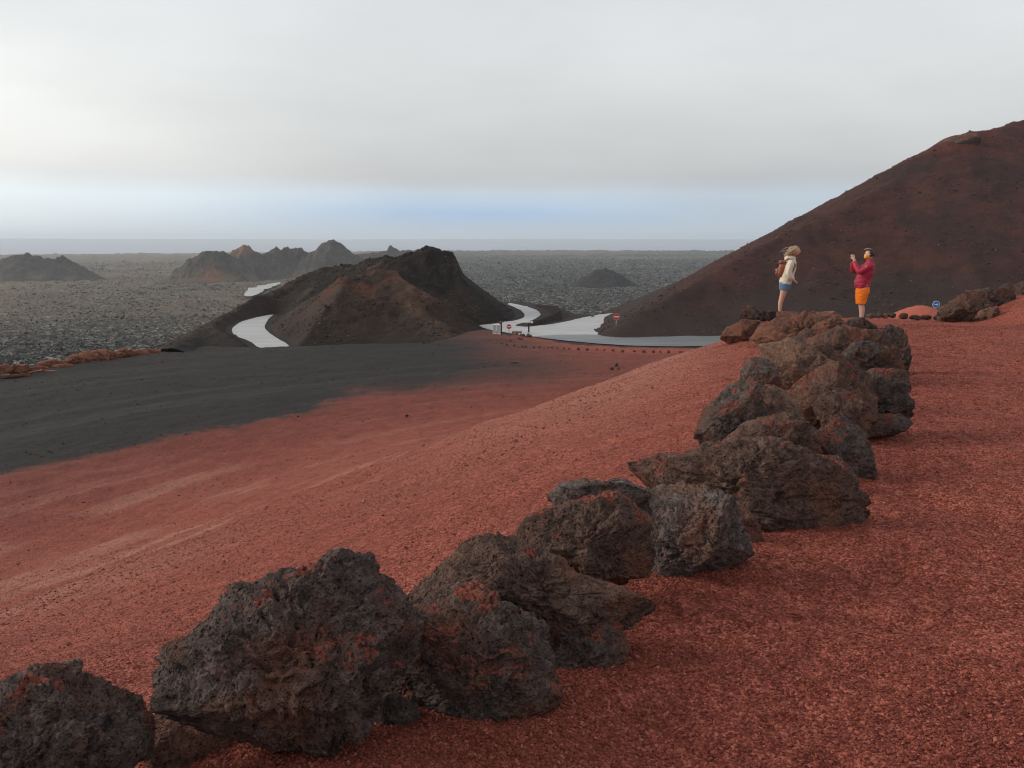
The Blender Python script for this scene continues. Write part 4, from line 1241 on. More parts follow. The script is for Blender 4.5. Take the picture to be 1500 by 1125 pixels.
def build_scree():
    r_ = np.random.RandomState(21)
    # right hill
    n = 70000
    x, y = r_.uniform(8, 105, n), r_.uniform(70, 150, n)
    z = hill_d_z(x, y)
    g, _ = terrain(x, y, False)
    cl = fbm2(x * 0.12, y * 0.12, 4, 701)
    k = (z > g - 0.1) & (r_.rand(n) < np.clip(0.35 + 0.9 * cl, 0.06, 1))
    x, y, z = x[k], y[k], z[k]
    size = np.exp(r_.normal(math.log(0.060), 0.42, k.sum()))
    scatter('scree', x, y, z, size, r_.beta(1.6, 2.4, k.sum()), mat_shade('scree_red', (0.020, 0.013, 0.012), (0.080, 0.038, 0.030), (0.13, 0.075, 0.06), (0.24, 0.18, 0.155)), 'loose cinder stones lying on the big red slope', 31)
    # middle hill
    n = 30000
    x, y = r_.uniform(-42, 4, n), r_.uniform(70, 126, n)
    z = hill_b_z(x, y)
    g, _ = terrain(x, y, False)
    cl = fbm2(x * 0.2, y * 0.2, 4, 705)
    k = (z > g + 0.15) & (r_.rand(n) < np.clip(0.4 + 0.9 * cl, 0.06, 1))
    for pl in (RJ, RL):
        k &= poly_sd(x, y, pl) > 0.6
    x, y, z = x[k], y[k], z[k]
    size = np.exp(r_.normal(math.log(0.062), 0.45, k.sum()))
    scatter('scree', x, y, z, size, r_.beta(1.5, 2.6, k.sum()), mat_shade('scree_brown', (0.012, 0.011, 0.011), (0.055, 0.036, 0.027), (0.11, 0.068, 0.046), (0.22, 0.16, 0.12)), 'loose cinder stones lying on the crater hill', 33)
    # bench and slope: cinders, black and red mixing along the border
    n = 60000
    ang = np.radians(r_.uniform(-38, 22, n))
    rad = 9 * (72 / 9) ** r_.rand(n)
    x, y = np.sin(ang) * rad, np.cos(ang) * rad
    z, q = terrain(x, y)
    cl = fbm2(x * 0.25, y * 0.25, 4, 709)
    k = (q['s'] > 2.5) & (q['bsd'] < 1.0) & (r_.rand(n) < np.clip(0.30 + 0.8 * cl, 0.08, 1))
    x, y, z = x[k], y[k], z[k]
    m = k.sum()
    bd = poly_sd(x, y, BLACK_LINE) + fbm2(x * 0.12, y * 0.12, 4, 81) * 2.0 + r_.normal(0, 1.3, m)
    size = np.exp(r_.normal(math.log(0.0125), 0.42, m)) * (0.55 + np.hypot(x, y) / 38)
    sh = np.where(bd < 0, r_.uniform(0.0, 0.42, m), np.where(r_.rand(m) < 0.03, r_.uniform(0, 0.3, m), r_.uniform(0.62, 0.95, m)))
    scatter('cinders', x, y, z, size, sh, mat_shade('cinder_mix', (0.008, 0.008, 0.008), (0.035, 0.032, 0.031), (0.11, 0.030, 0.020), (0.24, 0.070, 0.048), (0.42, 0.19, 0.14)), 'loose black and red cinders on the slope and terrace', 35)
    # clinker blocks of the lava field
    n = 260000
    ang = np.radians(r_.uniform(-37, 24, n))
    rad = 100 * (1500 / 100) ** r_.rand(n)
    x, y = np.sin(ang) * rad, np.cos(ang) * rad
    g, q = terrain(x, y)
    cl = fbm2(x * 0.03, y * 0.03, 4, 713)
    k = (q['platd'] > 8) & (r_.rand(n) < np.clip(0.55 + 0.8 * cl, 0.1, 1))
    x, y, z, rr = x[k], y[k], g[k], rad[k]
    size = np.minimum(np.exp(r_.normal(math.log(0.21), 0.50, k.sum())), 0.8) * (0.42 + rr / 560)
    big = fbm2(x * 0.012, y * 0.012, 3, 717)
    az = np.arctan2(x, y)
    kn = k.sum()
    paled = r_.rand(kn) < np.clip(0.30 + 0.65 * big, 0.03, 0.8)  # blocks paler in their own colour, as with lichen
    fa = sstep(300, 700, rr)
    sh = np.where(paled, r_.uniform(0.28, 0.60, kn) - 0.14 * fa, r_.uniform(0.0, 0.22, kn) + 0.06 * fa)
    bp = np.clip(sstep(-0.02, -0.28, az) * sstep(230, 560, rr) * (0.65 + 0.9 * fbm2(x * 0.006, y * 0.006, 3, 97)), 0, 0.92)
    bp = np.maximum(bp, 0.7 * sstep(900, 1400, rr) * sstep(-0.2, 0.35, fbm2(x * 0.002, y * 0.004, 3, 99)))
    sh = np.where(r_.rand(kn) < bp, np.where(paled, r_.uniform(0.85, 1.0, kn), r_.uniform(0.68, 0.85, kn)), sh)
    scatter('lava_blocks', x, y, z, size, sh, mat_shade('clinker', (0.010, 0.010, 0.010), (0.042, 0.040, 0.038), (0.14, 0.135, 0.115), (0.36, 0.345, 0.29), (0.085, 0.062, 0.042), (0.27, 0.205, 0.135)), 'dark and lichen-pale clinker blocks of the lava field', 37)


build_scree()

# ------------------------------------------------------------------ stones on the bench and round the road
G_ROW = 'dark kerb stones in the row across the red terrace'
row = [(735, 503, 2.4), (742, 505, 2), (753, 506, 2), (765, 507, 2.2), (770, 507.5, 2), (782, 508.5, 1.8), (790, 508.5, 2), (803, 509.3, 1.6), (809, 509.3, 2), (817, 510, 1.6), (826, 510.3, 1.8), (834, 510.8, 1.8), (847, 511.3, 2.8), (860, 512, 2.6), (874, 512.3, 2), (885, 512.7, 1.8), (898, 513.2, 2.6), (912, 514, 3), (929, 514.5, 2.4), (943, 515, 3), (957, 515.2, 3), (967, 515.6, 2), (979, 515.8, 3), (997, 516, 3), (1014, 516.2, 3.4), (1031, 516, 2.6)]


def stone_at(px, py, rpx, mat, label, group, seed, hh=0.75):
    g = on_ground(px, py + rpx * 0.6, 20, 200)
    a_ = [(px + rpx * math.cos(t) * rs.uniform(0.8, 1.25), py - 0.2 + rpx * hh * math.sin(t) * rs.uniform(0.8, 1.25)) for t in np.linspace(0, 2 * math.pi, 8)[:-1]]
    return rock(a_, g[1], mat, label, 3, 0.9, 1.0, seed, 6, group, name='stone', cat='stone')


for i, (px, py, rp) in enumerate(row):
    stone_at(px, py, rp, 'dark', 'small dark stone in the long row across the red terrace', G_ROW, 500 + i)
G_JN = 'black stones beside the left no entry sign'
for i, (px, py, rp) in enumerate([(757, 489.5, 2.2), (763, 490.5, 2), (767, 491.3, 2.8), (774, 491.5, 3.4), (777, 492.5, 2.6), (748, 499, 2), (760, 496, 2.4), (764, 496.8, 1.8)]):
    stone_at(px, py, rp, 'black', 'black stone at the road edge beside the left no entry sign', G_JN, 540 + i)
G_IS = 'black stones round the right no entry sign'
for i, (px, py, rp) in enumerate([(889.5, 479.5, 1.8), (893, 477.5, 1.8), (898, 474.8, 1.8), (903, 478.8, 1.8)]):
    stone_at(px, py, rp, 'black', 'small black stone at the foot of the right no entry sign', G_IS, 560 + i)
G_FT = 'stones along the foot of the red cinder hill'
for i, (px, py, rp) in enumerate([(950, 484.5, 2), (962, 485, 1.6), (974, 485, 2), (994, 485.5, 1.8), (1006, 485.5, 1.6), (1031, 486, 2.2), (1046, 486, 1.8), (1058, 486.5, 2)]):
    g = plane_pt(px, py + 2)
    a_ = [(px + rp * math.cos(t), py + rp * 0.7 * math.sin(t)) for t in np.linspace(0, 2 * math.pi, 8)[:-1]]
    rock(a_, 73.8, 'dark', 'small stone in the row between the road and the cinder hill', 3, 0.9, 1.0, 570 + i, 6, G_FT, name='stone', cat='stone')
stone_at(903, 535, 2.8, 'dark', 'upright dark stone of the little pile on the terrace', None, 580, 1.9)
stone_at(896, 540, 3.4, 'black', 'left low stone of the little pile on the terrace', None, 581, 0.7)
stone_at(906, 540, 2.8, 'black', 'right low stone of the little pile on the terrace', None, 582, 0.7)
stone_at(753, 531.5, 6, 'dark', 'flat brown stone lying left on the red terrace', None, 583, 0.25)
stone_at(821, 527.5, 1.8, 'tan', 'small whitish stone alone on the red terrace', None, 584, 0.9)
stone_at(855, 602, 6, 'tan', 'short pale flat stone alone on the upper red slope', None, 585, 0.2)
stone_at(596, 609, 2.8, 'black', 'single black stone near the border of red and black gravel', None, 586)
stone_at(842, 694, 3.5, 'black', 'black pebble just above the boulders on the slope', None, 587, 0.6)
stone_at(811, 708, 3.0, 'black', 'dark pebble beside the black one above the boulders', None, 588, 0.6)
stone_at(988, 530, 6, 'tan', 'pale tan rock at the brow of the red slope', None, 589, 0.6)
stone_at(1003, 526, 5, 'rust', 'reddish rock at the brow of the slope right of the tan one', None, 590, 0.6)
stone_at(1018, 519, 5, 'dark', 'dark rock at the brow of the slope near the rock pile', None, 591, 0.7)
stone_at(1040, 511, 6, 'rust', 'low reddish rock below the lone boulder of the rock pile', None, 592, 0.5)


# ------------------------------------------------------------------ small solid helpers
def bm_box(bm, c, s, rot=None):
    g = bmesh.ops.create_cube(bm, size=1)
    for v in g['verts']:
        v.co = Vector((v.co.x * s[0], v.co.y * s[1], v.co.z * s[2]))
        if rot:
            v.co = rot @ v.co
        v.co += Vector(c)
    return g['verts']


def bm_cyl(bm, a, b, r0, r1=None, n=16):
    a, b = Vector(a), Vector(b)
    d = b - a
    g = bmesh.ops.create_cone(bm, cap_ends=True, segments=n, radius1=r0, radius2=r1 if r1 is not None else r0, depth=d.length)
    m = Matrix.Translation((a + b) / 2) @ d.to_track_quat('Z', 'Y').to_matrix().to_4x4()
    bmesh.ops.transform(bm, matrix=m, verts=g['verts'])
    return g['verts']


def part(name, bm, mat, parent=None, smooth=False, bevel=0.0):
    if bevel:
        bmesh.ops.bevel(bm, geom=list(bm.edges), offset=bevel, segments=2, affect='EDGES', profile=0.6)
    bmesh.ops.recalc_face_normals(bm, faces=bm.faces)
    me = bpy.data.meshes.new(name)
    bm.to_mesh(me)
    bm.free()
    me.polygons.foreach_set('use_smooth', np.full(len(me.polygons), smooth))
    return link(name, me, mat, parent)


def NB():
    return bmesh.new()


M_STEEL = mat_plain('grey_steel', (0.22, 0.225, 0.23), 0.45, 0.5, 0.15, 20, 0, 0.6)
M_RED = mat_plain('sign_red', (0.62, 0.02, 0.018), 0.45, 0.5, 0.06, 8)
M_WHITE = mat_plain('sign_white', (0.80, 0.80, 0.78), 0.5, 0.5, 0.05, 8)
M_BLUE = mat_plain('sign_blue', (0.01, 0.17, 0.60), 0.45, 0.5, 0.06, 8)
M_DARK = mat_plain('dark_paint', (0.03, 0.03, 0.032), 0.6, 0.4, 0.2, 12)


def disc_sign(name, px, py_c, py_base, Y, rad, label, facing=-1, kind='noentry', group=None):
    c = P(px, py_c, Y)
    gb = gz(c[0], c[1])
    root = empty(name, (c[0], c[1], gb), label, 'road sign', group)
    h = c[2] - gb
    b = NB()
    bm_cyl(b, (0, 0.05, -0.3), (0, 0.05, h + rad * 0.6), 0.035)
    part('post', b, M_STEEL, root, True)
    b = NB()
    bm_cyl(b, (0, 0.0, h), (0, 0.02, h), rad, n=40)
    plate = part('sign_plate', b, {'noentry': M_RED, 'arrow': M_WHITE, 'back': M_STEEL}[kind], root)
    if kind == 'noentry':
        b = NB()
        bm_cyl(b, (0, -0.003, h), (0, -0.0005, h), rad * 1.0, rad * 1.0, 40)
        part('rim', b, M_WHITE, plate)
        b = NB()
        bm_cyl(b, (0, -0.007, h), (0, -0.0035, h), rad * 0.95, n=40)
        part('red_field', b, M_RED, plate)
        b = NB()
        bm_box(b, (0, -0.0105, h), (rad * 1.35, 0.006, rad * 0.36))
        part('bar', b, M_WHITE, plate)
    elif kind == 'arrow':
        b = NB()
        bm_cyl(b, (0, -0.006, h), (0, -0.001, h), rad * 0.88, n=40)
        part('blue_field', b, M_BLUE, plate)
        b = NB()
        r = rad
        pts = [(-0.55, -0.10), (0.10, -0.10), (0.10, -0.36), (0.60, 0.0), (0.10, 0.36), (0.10, 0.10), (-0.55, 0.10)]
        fr = [b.verts.new((x * r, -0.010, h + z * r)) for x, z in pts]
        bk = [b.verts.new((x * r, -0.0062, h + z * r)) for x, z in pts]
        b.faces.new(fr)
        b.faces.new(bk[::-1])
        for i in range(len(pts)):
            b.faces.new((fr[i], bk[i], bk[(i + 1) % len(pts)], fr[(i + 1) % len(pts)]))
        part('arrow', b, M_WHITE, plate)
    else:
        b = NB()
        bm_box(b, (0, -0.012, h), (rad * 1.5, 0.02, 0.05))
        bm_box(b, (0, -0.012, h - rad * 0.5), (rad * 1.2, 0.02, 0.05))
        part('clamp', b, M_DARK, plate)
    return root


disc_sign('no_entry_sign', 903, 464, 474, 77.5, 0.30, 'round red no entry sign on a grey post at the right-hand fork')
disc_sign('no_entry_sign', 745.5, 478.5, 487, 74.0, 0.23, 'round red no entry sign beside the white louvred cabinets')
disc_sign('round_sign', 868, 461.5, 466, 95, 0.25, 'grey back of a small round sign across the road by the lava', kind='back')
disc_sign('direction_sign', 1371.5, 446, 470, 62, 0.28, 'round blue sign with a white arrow pointing right by the red heap', kind='arrow')

# cabinet, pillar, boom and low wall at the junction
cc = P(727.5, 480, 75.0)
gb = gz(cc[0], cc[1])
cab = empty('louvred_cabinet', (cc[0], cc[1], gb), 'pair of white louvred cabinets at the road edge by the dark pillar', 'cabinet')
hh = P(727, 475, 75.0)[2] - gb
for sx in (-0.19, 0.19):
    b = NB()
    bm_box(b, (sx, 0, hh / 2 - 0.1), (0.34, 0.3, hh + 0.2))
    body = part('cabinet_body', b, M_WHITE, cab, False, 0.012)
    b = NB()
    for k in range(3):
        bm_box(b, (sx - 0.1 + 0.1 * k, -0.156, hh / 2 + 0.03), (0.035, 0.012, hh * 0.8))
    part('louvre', b, mat_plain('louvre_grey', (0.25, 0.25, 0.25), 0.6), body)
pc = P(733.5, 485, 75.6)
gp = gz(pc[0], pc[1])
pil = empty('stone_pillar', (pc[0], pc[1], gp), 'dark lava stone pillar behind the white cabinets', 'pillar')
ph = P(733.5, 471.5, 75.6)[2] - gp
b = NB()
bm_box(b, (0, 0, ph / 2 - 0.15), (0.26, 0.26, ph + 0.25))
part('shaft', b, MR['dark'], pil, False, 0.02)
b = NB()
bm_box(b, (0, 0, ph), (0.34, 0.34, 0.08))
part('cap_stone', b, MR['grey'], pil, False, 0.015)
bp = P(774.5, 481, 79.5)
gp = gz(bp[0], bp[1])
boom = empty('boom_barrier', (bp[0], bp[1], gp), 'white boom barrier lowered across the left lane on a dark post', 'barrier')
bh = P(774.5, 471.7, 79.5)[2] - gp
b = NB()
bm_box(b, (0, 0, bh / 2 - 0.1), (0.16, 0.16, bh + 0.2))
part('post', b, M_DARK, boom, False, 0.01)
b = NB()
x0 = P(739, 473.5, 79.5)[0] - bp[0]
bm_box(b, ((0.25 + x0) / 2, -0.1, bh), (0.25 - x0, 0.05, 0.10))
part('boom_arm', b, M_WHITE, boom, False, 0.008)
b = NB()
bm_box(b, (0.32, -0.1, bh), (0.2, 0.12, 0.2))
part('counterweight', b, M_WHITE, boom, False, 0.012)
b = NB()
bm_box(b, (-0.2, -0.15, 0.16), (0.26, 0.2, 0.42))
part('motor_box', b, M_WHITE, boom, False, 0.012)
lw = P(757, 479, 79.0)
gl = gz(lw[0], lw[1])
b = NB()
bm_box(b, (0, 0, 0.05), (1.0, 0.3, 0.5))
o = part('low_wall', b, MR['tan'], None, False, 0.03)
o.location = (lw[0], lw[1], gl)
tag(o, 'low brown stone wall between the lanes under the boom', 'wall')

# red gravel heap behind the crest
hc = P(1346, 466, 58)


def heap_z(x, y):
    e = np.hypot((x - hc[0] - 0.1) / 2.3, (y - hc[1]) / 2.0)
    top = P(1346, 447.5, 58)[2]
    z = top - 1.25 * (np.sqrt(e * e + 0.16) - 0.4)
    # a steeper cut face on the right
    z = np.minimum(z, top + 0.02 - 1.5 * np.clip(x - hc[0] - 0.95 + 0.25 * (y - hc[1]), 0, 9))
    return z + 0.03 * fbm2(x * 2.5, y * 2.5, 3, 610)


def mat_heap():
    n = NT('heap_scoria')
    v = n.coord()
    a = n.noise(v, 7, 4, 0.7)
    return n.done(n.mix(a, RED_M, RED_L), 0.93, 0.2, n.bump(a, 0.4, 0.05))


xs = np.arange(hc[0] - 4.5, hc[0] + 4.5, 0.08)
ys = np.arange(hc[1] - 3.5, hc[1] + 3.5, 0.08)
X, Y = np.meshgrid(xs, ys)
z = heap_z(X.ravel(), Y.ravel())
ii = np.arange(X.size).reshape(X.shape)
f = np.stack((ii[:-1, :-1], ii[:-1, 1:], ii[1:, 1:], ii[1:, :-1]), -1).reshape(-1, 4)
o = link('gravel_heap', mesh_from('gravel_heap', np.column_stack((X.ravel() - hc[0], Y.ravel() - hc[1], z - hc[2])), f), mat_heap(), loc=hc)
tag(o, 'smooth red gravel heap under the blue arrow sign', 'gravel heap')


# ------------------------------------------------------------------ people
def skin(name, verts, edges, radii, mat, parent=None, sub=2, root=0):
    """grow a continuous tapering surface round a jointed skeleton"""
    me = bpy.data.meshes.new(name)
    me.from_pydata(verts, edges, [])
    o = bpy.data.objects.new(name, me)
    C.objects.link(o)
    o.modifiers.new('s', 'SKIN').use_smooth_shade = True
    ms = o.modifiers.new('d', 'SUBSURF')
    ms.levels = ms.render_levels = sub
    if not me.skin_vertices:
        bpy.context.view_layer.objects.active = o
    sv = me.skin_vertices[0].data
    for i, r in enumerate(radii):
        sv[i].radius = r if isinstance(r, tuple) else (r, r)
        sv[i].use_root = i == root
    dg = bpy.context.evaluated_depsgraph_get()
    me2 = bpy.data.meshes.new_from_object(o.evaluated_get(dg))
    me2.name = name
    bpy.data.objects.remove(o)
    me2.materials.clear()
    return link(name, me2, mat, parent)


def chain(spec):
    """spec: {joint: (pos, radius, parent joint)} -> verts, edges, radii"""
    keys = list(spec)
    ix = {k: i for i, k in enumerate(keys)}
    v = [spec[k][0] for k in keys]
    e = [(ix[spec[k][2]], ix[k]) for k in keys if spec[k][2]]
    return v, e, [spec[k][1] for k in keys]


def fingers(sp, tag_, palm, tip_dir, across, curl, r=0.0085):
    """five unequal bent fingers from the palm joint"""
    p = np.array(palm)
    t, a, c = [np.array(q, float) / np.linalg.norm(q) for q in (tip_dir, across, curl)]
    for i, (o_, ln) in enumerate(((-0.030, 0.066), (-0.010, 0.076), (0.010, 0.072), (0.029, 0.056))):
        b0 = p + a * o_ + t * 0.035
        k1 = b0 + t * ln * 0.5 + c * ln * 0.12
        k2 = k1 + t * ln * 0.25 + c * ln * 0.38
        sp[f'{tag_}f{i}a'] = (tuple(b0), r * 1.1, tag_ + 'palm')
        sp[f'{tag_}f{i}b'] = (tuple(k1), r, f'{tag_}f{i}a')
        sp[f'{tag_}f{i}c'] = (tuple(k2), r * 0.85, f'{tag_}f{i}b')
    th0 = p - a * 0.04 + t * 0.0
    th1 = th0 + t * 0.032 - a * 0.012 + c * 0.018
    sp[tag_ + 'ta'] = (tuple(th0), r * 1.25, tag_ + 'palm')
    sp[tag_ + 'tb'] = (tuple(th1), r * 1.05, tag_ + 'ta')


def head_mesh(name, c, fwd, h, mat, parent):
    """an egg-shaped head with brow, nose, mouth, chin and ears; fwd is +1 or -1 along x"""
    D, F = ico(5)
    x, y, z = D[:, 0].copy(), D[:, 1].copy(), D[:, 2].copy()
    X = x * 0.095 * (1 + 0.05 * z)
    Yw = y * 0.076 * (1 - 0.16 * np.clip(-z, 0, 1))
    Z = z * h / 2
    front = np.clip(x, 0, 1)
    g = lambda yy, zz, sy, sz: np.exp(-((y - yy) / sy) ** 2 - ((z - zz) / sz) ** 2) * front
    X = X + 0.026 * g(0, -0.14, 0.16, 0.17) - 0.010 * (g(0.36, 0.05, 0.2, 0.14) + g(-0.36, 0.05, 0.2, 0.14)) + 0.006 * g(0, 0.2, 0.6, 0.14) + 0.010 * g(0, -0.46, 0.25, 0.07) - 0.006 * g(0, -0.53, 0.3, 0.04) + 0.016 * g(0, -0.85, 0.35, 0.2)
    side = np.sign(y) * np.exp(-((x + 0.05) / 0.18) ** 2 - ((z + 0.05) / 0.26) ** 2) * (np.abs(y) > 0.5)
    Yw = Yw + side * 0.016
    v = np.stack((X * fwd, Yw, Z), -1) + np.array(c)
    return v, F


M_SKIN = mat_plain('skin_tan', (0.56, 0.30, 0.21), 0.55, 0.4, 0.06, 20)
M_SKIN_P = mat_plain('skin_pale', (0.60, 0.36, 0.27), 0.55, 0.4, 0.06, 20)
M_CREAM = mat_plain('cream_fleece', (0.66, 0.60, 0.49), 0.95, 0.2, 0.16, 12, 1.0)
M_DENIM = mat_plain('blue_denim', (0.10, 0.17, 0.27), 0.85, 0.3, 0.3, 40, 0.2)
M_HAIR = mat_plain('blonde_hair', (0.37, 0.265, 0.16), 0.6, 0.5, 0.4, 45, 0.3)
M_HAIRD = mat_plain('dark_hair', (0.022, 0.018, 0.016), 0.5, 0.5, 0.3, 45)
M_JACKET = mat_plain('crimson_shell', (0.36, 0.018, 0.050), 0.6, 0.4, 0.35, 8, 1.0)
M_ORANGE = mat_plain('orange_cotton', (0.92, 0.20, 0.012), 0.8, 0.3, 0.2, 9, 1.0)
M_LEATHER = mat_plain('brown_leather', (0.26, 0.075, 0.038), 0.5, 0.5, 0.25, 14, 0.3)
M_MASK = mat_plain('yellow_mask', (0.80, 0.36, 0.03), 0.8, 0.3, 0.08, 20)
M_SHOE = mat_plain('grey_shoe', (0.35, 0.34, 0.33), 0.7, 0.3, 0.15, 20)
M_EYE = mat_plain('eye_dark', (0.03, 0.025, 0.02), 0.3, 0.5, 0.1, 20)
M_LIP = mat_plain('lips', (0.42, 0.15, 0.12), 0.5, 0.4, 0.08, 20)


def tubes(name, tube_list, mat, parent, n=20, wr=0.0, seed=0):
    """one garment from several cross-section lofts: each a list of (centre, rx, ry); rings are square to the path"""
    V, Fc = [], []
    for rings in tube_list:
        c = np.array([r_[0] for r_ in rings], float)
        # smooth the path and the girth
        t = np.arange(len(c))
        tt = np.linspace(0, len(c) - 1, (len(c) - 1) * 6 + 1)
        cc = np.stack([np.interp(tt, t, c[:, i]) for i in range(3)], -1)
        rx = np.interp(tt, t, [r_[1] for r_ in rings])
        ry = np.interp(tt, t, [r_[2] for r_ in rings])
        for _ in range(3):
            cc[1:-1] = (cc[:-2] + 2 * cc[1:-1] + cc[2:]) / 4
            rx[1:-1] = (rx[:-2] + 2 * rx[1:-1] + rx[2:]) / 4
            ry[1:-1] = (ry[:-2] + 2 * ry[1:-1] + ry[2:]) / 4
        tg = np.gradient(cc, axis=0)
        tg /= np.linalg.norm(tg, axis=1)[:, None]
        b0 = len(V)
        th = np.linspace(0, 2 * math.pi, n, endpoint=False)
        for i in range(len(cc)):
            ay = np.array((0, 1.0, 0))
            ay = ay - tg[i] * (ay @ tg[i])
            ay /= np.linalg.norm(ay)
            ax = np.cross(ay, tg[i])
            rr = 1 + wr * fbm3(np.cos(th) * 2 + seed, np.sin(th) * 2, np.full(n, i * 0.55), 3, seed)
            for k in range(n):
                V.append(cc[i] + (ax * math.cos(th[k]) * rx[i] + ay * math.sin(th[k]) * ry[i]) * rr[k])
        for i in range(len(cc) - 1):
            for k in range(n):
                Fc.append((b0 + i * n + k, b0 + i * n + (k + 1) % n, b0 + (i + 1) * n + (k + 1) % n, b0 + (i + 1) * n + k))
        for i, fl in ((0, 1), (len(cc) - 1, -1)):
            V.append(cc[i])
            for k in range(n):
                q_ = (len(V) - 1, b0 + i * n + (k + 1) % n, b0 + i * n + k)
                Fc.append((q_ + (q_[2],)) if False else q_)
    me = bpy.data.meshes.new(name)
    me.from_pydata([tuple(p) for p in V], [], Fc)
    me.update()
    bm = bmesh.new()
    bm.from_mesh(me)
    bmesh.ops.recalc_face_normals(bm, faces=bm.faces)
    bm.to_mesh(me)
    bm.free()
    me.polygons.foreach_set('use_smooth', np.full(len(me.polygons), True))
    return link(name, me, mat, parent)


def join_into(body, extra):
    """merge extra vertex/face arrays into the body mesh (one continuous figure)"""
    bm = bmesh.new()
    bm.from_mesh(body.data)
    for v, f in extra:
        vs = [bm.verts.new(tuple(p)) for p in v]
        for t in f:
            bm.faces.new([vs[i] for i in t]).smooth = True
    bm.to_mesh(body.data)
    bm.free()


def blob(verts_dir_scale, c, n=4, seed=0, rough=0.06, shape=None):
    D, F = ico(n)
    v = D * np.array(verts_dir_scale)
    if shape is not None:
        v = shape(v, D)
    v = v * (1 + rough * fbm3(D[:, 0] * 3, D[:, 1] * 3, D[:, 2] * 3, 3, seed))[:, None] + np.array(c)
    return v, F


# --- woman, facing +x, leaning a little forward
def woman():
    base = P(1145, 470, 19.5)
    head = P(1154, 361, 19.5)
    zf = head[2] - 1.655
    rzw = -math.atan2(6.5, 19.5) * 0.9
    root = empty('person', (P(1142.5, 455, 19.5)[0] + 0.09, 19.5, zf), 'woman with windblown blond hair, cream hoodie and denim shorts standing on the rocks', 'person', rz=rzw)
    sp = {}
    sp['pelvis'] = ((-0.005, 0, 0.80), (0.135, 0.105), None)
    sp['waist'] = ((0.035, 0, 0.99), (0.115, 0.09), 'pelvis')
    sp['chest'] = ((0.085, 0, 1.19), (0.13, 0.10), 'waist')
    sp['neck0'] = ((0.125, 0, 1.345), 0.062, 'chest')
    sp['neck1'] = ((0.165, 0, 1.45), 0.048, 'neck0')
    for s_, y in (('l', 0.165), ('r', -0.165)):
        sp[s_ + 'sh'] = ((0.11, y, 1.30), 0.055, 'chest')
        sp[s_ + 'el'] = ((0.045, y * 1.25, 1.03), 0.040, s_ + 'sh')
        sp[s_ + 'wr'] = ((0.17, y * 0.85, 0.875), 0.028, s_ + 'el')
        sp[s_ + 'palm'] = ((0.215, y * 0.72, 0.84), (0.034, 0.018), s_ + 'wr')
        fingers(sp, s_, (0.215, y * 0.72, 0.84), (0.7, -0.3 * np.sign(y), -0.6), (0.2, 1, 0.2), (-0.3, -np.sign(y), 0))
        yl = y * 0.52
        sp[s_ + 'hip'] = ((-0.005, yl, 0.72), 0.098, 'pelvis')
        sp[s_ + 'th'] = ((-0.02, yl, 0.60), 0.090, s_ + 'hip')
        sp[s_ + 'kn'] = ((-0.06, yl, 0.43), 0.060, s_ + 'th')
        sp[s_ + 'ca'] = ((-0.085, yl, 0.31), 0.056, s_ + 'kn')
        sp[s_ + 'an'] = ((-0.09, yl, 0.09), 0.034, s_ + 'ca')
        sp[s_ + 'ft'] = ((0.05, yl * 1.1, 0.04), (0.042, 0.03), s_ + 'an')
    body = skin('body', *chain(sp), M_SKIN, root)
    hv, hf = head_mesh('head', (0.195, 0, 1.545), 1, 0.215, M_SKIN, None)
    join_into(body, [(hv, hf)])
    eyes = [blob((0.008, 0.014, 0.009), (0.275, y, 1.555), 2) for y in (-0.030, 0.030)]
    for v, f in eyes:
        link('eye', mesh_from('eye', v, f), M_EYE, root)
    v, f = blob((0.008, 0.024, 0.008), (0.289, 0, 1.487), 2)
    link('mouth', mesh_from('mouth', v, f), M_LIP, root)
    # hoodie: torso, sleeves and hood
    tl = [[((-0.008, 0, 0.765), 0.138, 0.17), ((0.0, 0, 0.80), 0.145, 0.175), ((0.03, 0, 0.95), 0.150, 0.168), ((0.075, 0, 1.14), 0.152, 0.180), ((0.105, 0, 1.28), 0.125, 0.165), ((0.125, 0, 1.37), 0.080, 0.085), ((0.14, 0, 1.42), 0.066, 0.070)]]
    for y in (0.17, -0.17):
        tl.append([((0.105, y * 0.75, 1.305), 0.07, 0.07), ((0.095, y * 1.08, 1.23), 0.075, 0.070), ((0.045, y * 1.26, 1.04), 0.066, 0.062), ((0.10, y * 1.15, 0.955), 0.062, 0.058), ((0.165, y * 0.85, 0.885), 0.048, 0.046)])
    skin_h = tubes('hoodie', tl, M_CREAM, root, 26, 0.18, 3)
    v, f = blob((0.115, 0.14, 0.075), (0.06, 0, 1.375), 4, 5, 0.12)
    link('hood', mesh_from('hood', v, f), M_CREAM, root)
    tl = [[((-0.008, 0, 0.84), 0.128, 0.155), ((-0.008, 0, 0.74), 0.137, 0.172), ((-0.01, 0, 0.69), 0.130, 0.165)]]
    for y in (0.087, -0.087):
        tl.append([((-0.006, y, 0.76), 0.128, 0.092), ((-0.008, y, 0.70), 0.128, 0.095), ((-0.014, y, 0.625), 0.124, 0.096)])
    tubes('shorts', tl, M_DENIM, root, 20, 0.06, 4)
    for y in (0.09, -0.09):
        v, f = blob((0.125, 0.045, 0.045), (-0.04, y, 0.035), 3, 3, 0.03)
        link('shoe', mesh_from('shoe', v, f), M_SHOE, root)

    # hair streaming back from the face
    D, F = ico(5)
    v = D * np.array((0.108, 0.092, 0.122)) + np.array((0.178, 0, 1.553))
    keep = ~((D[:, 0] > 0.30) & (D[:, 2] < 0.55)) & (D[:, 2] > -0.75)
    hair = link('hair', mesh_from('hair', v, F[keep[F].all(1)]), M_HAIR, root)
    r_ = np.random.RandomState(3)
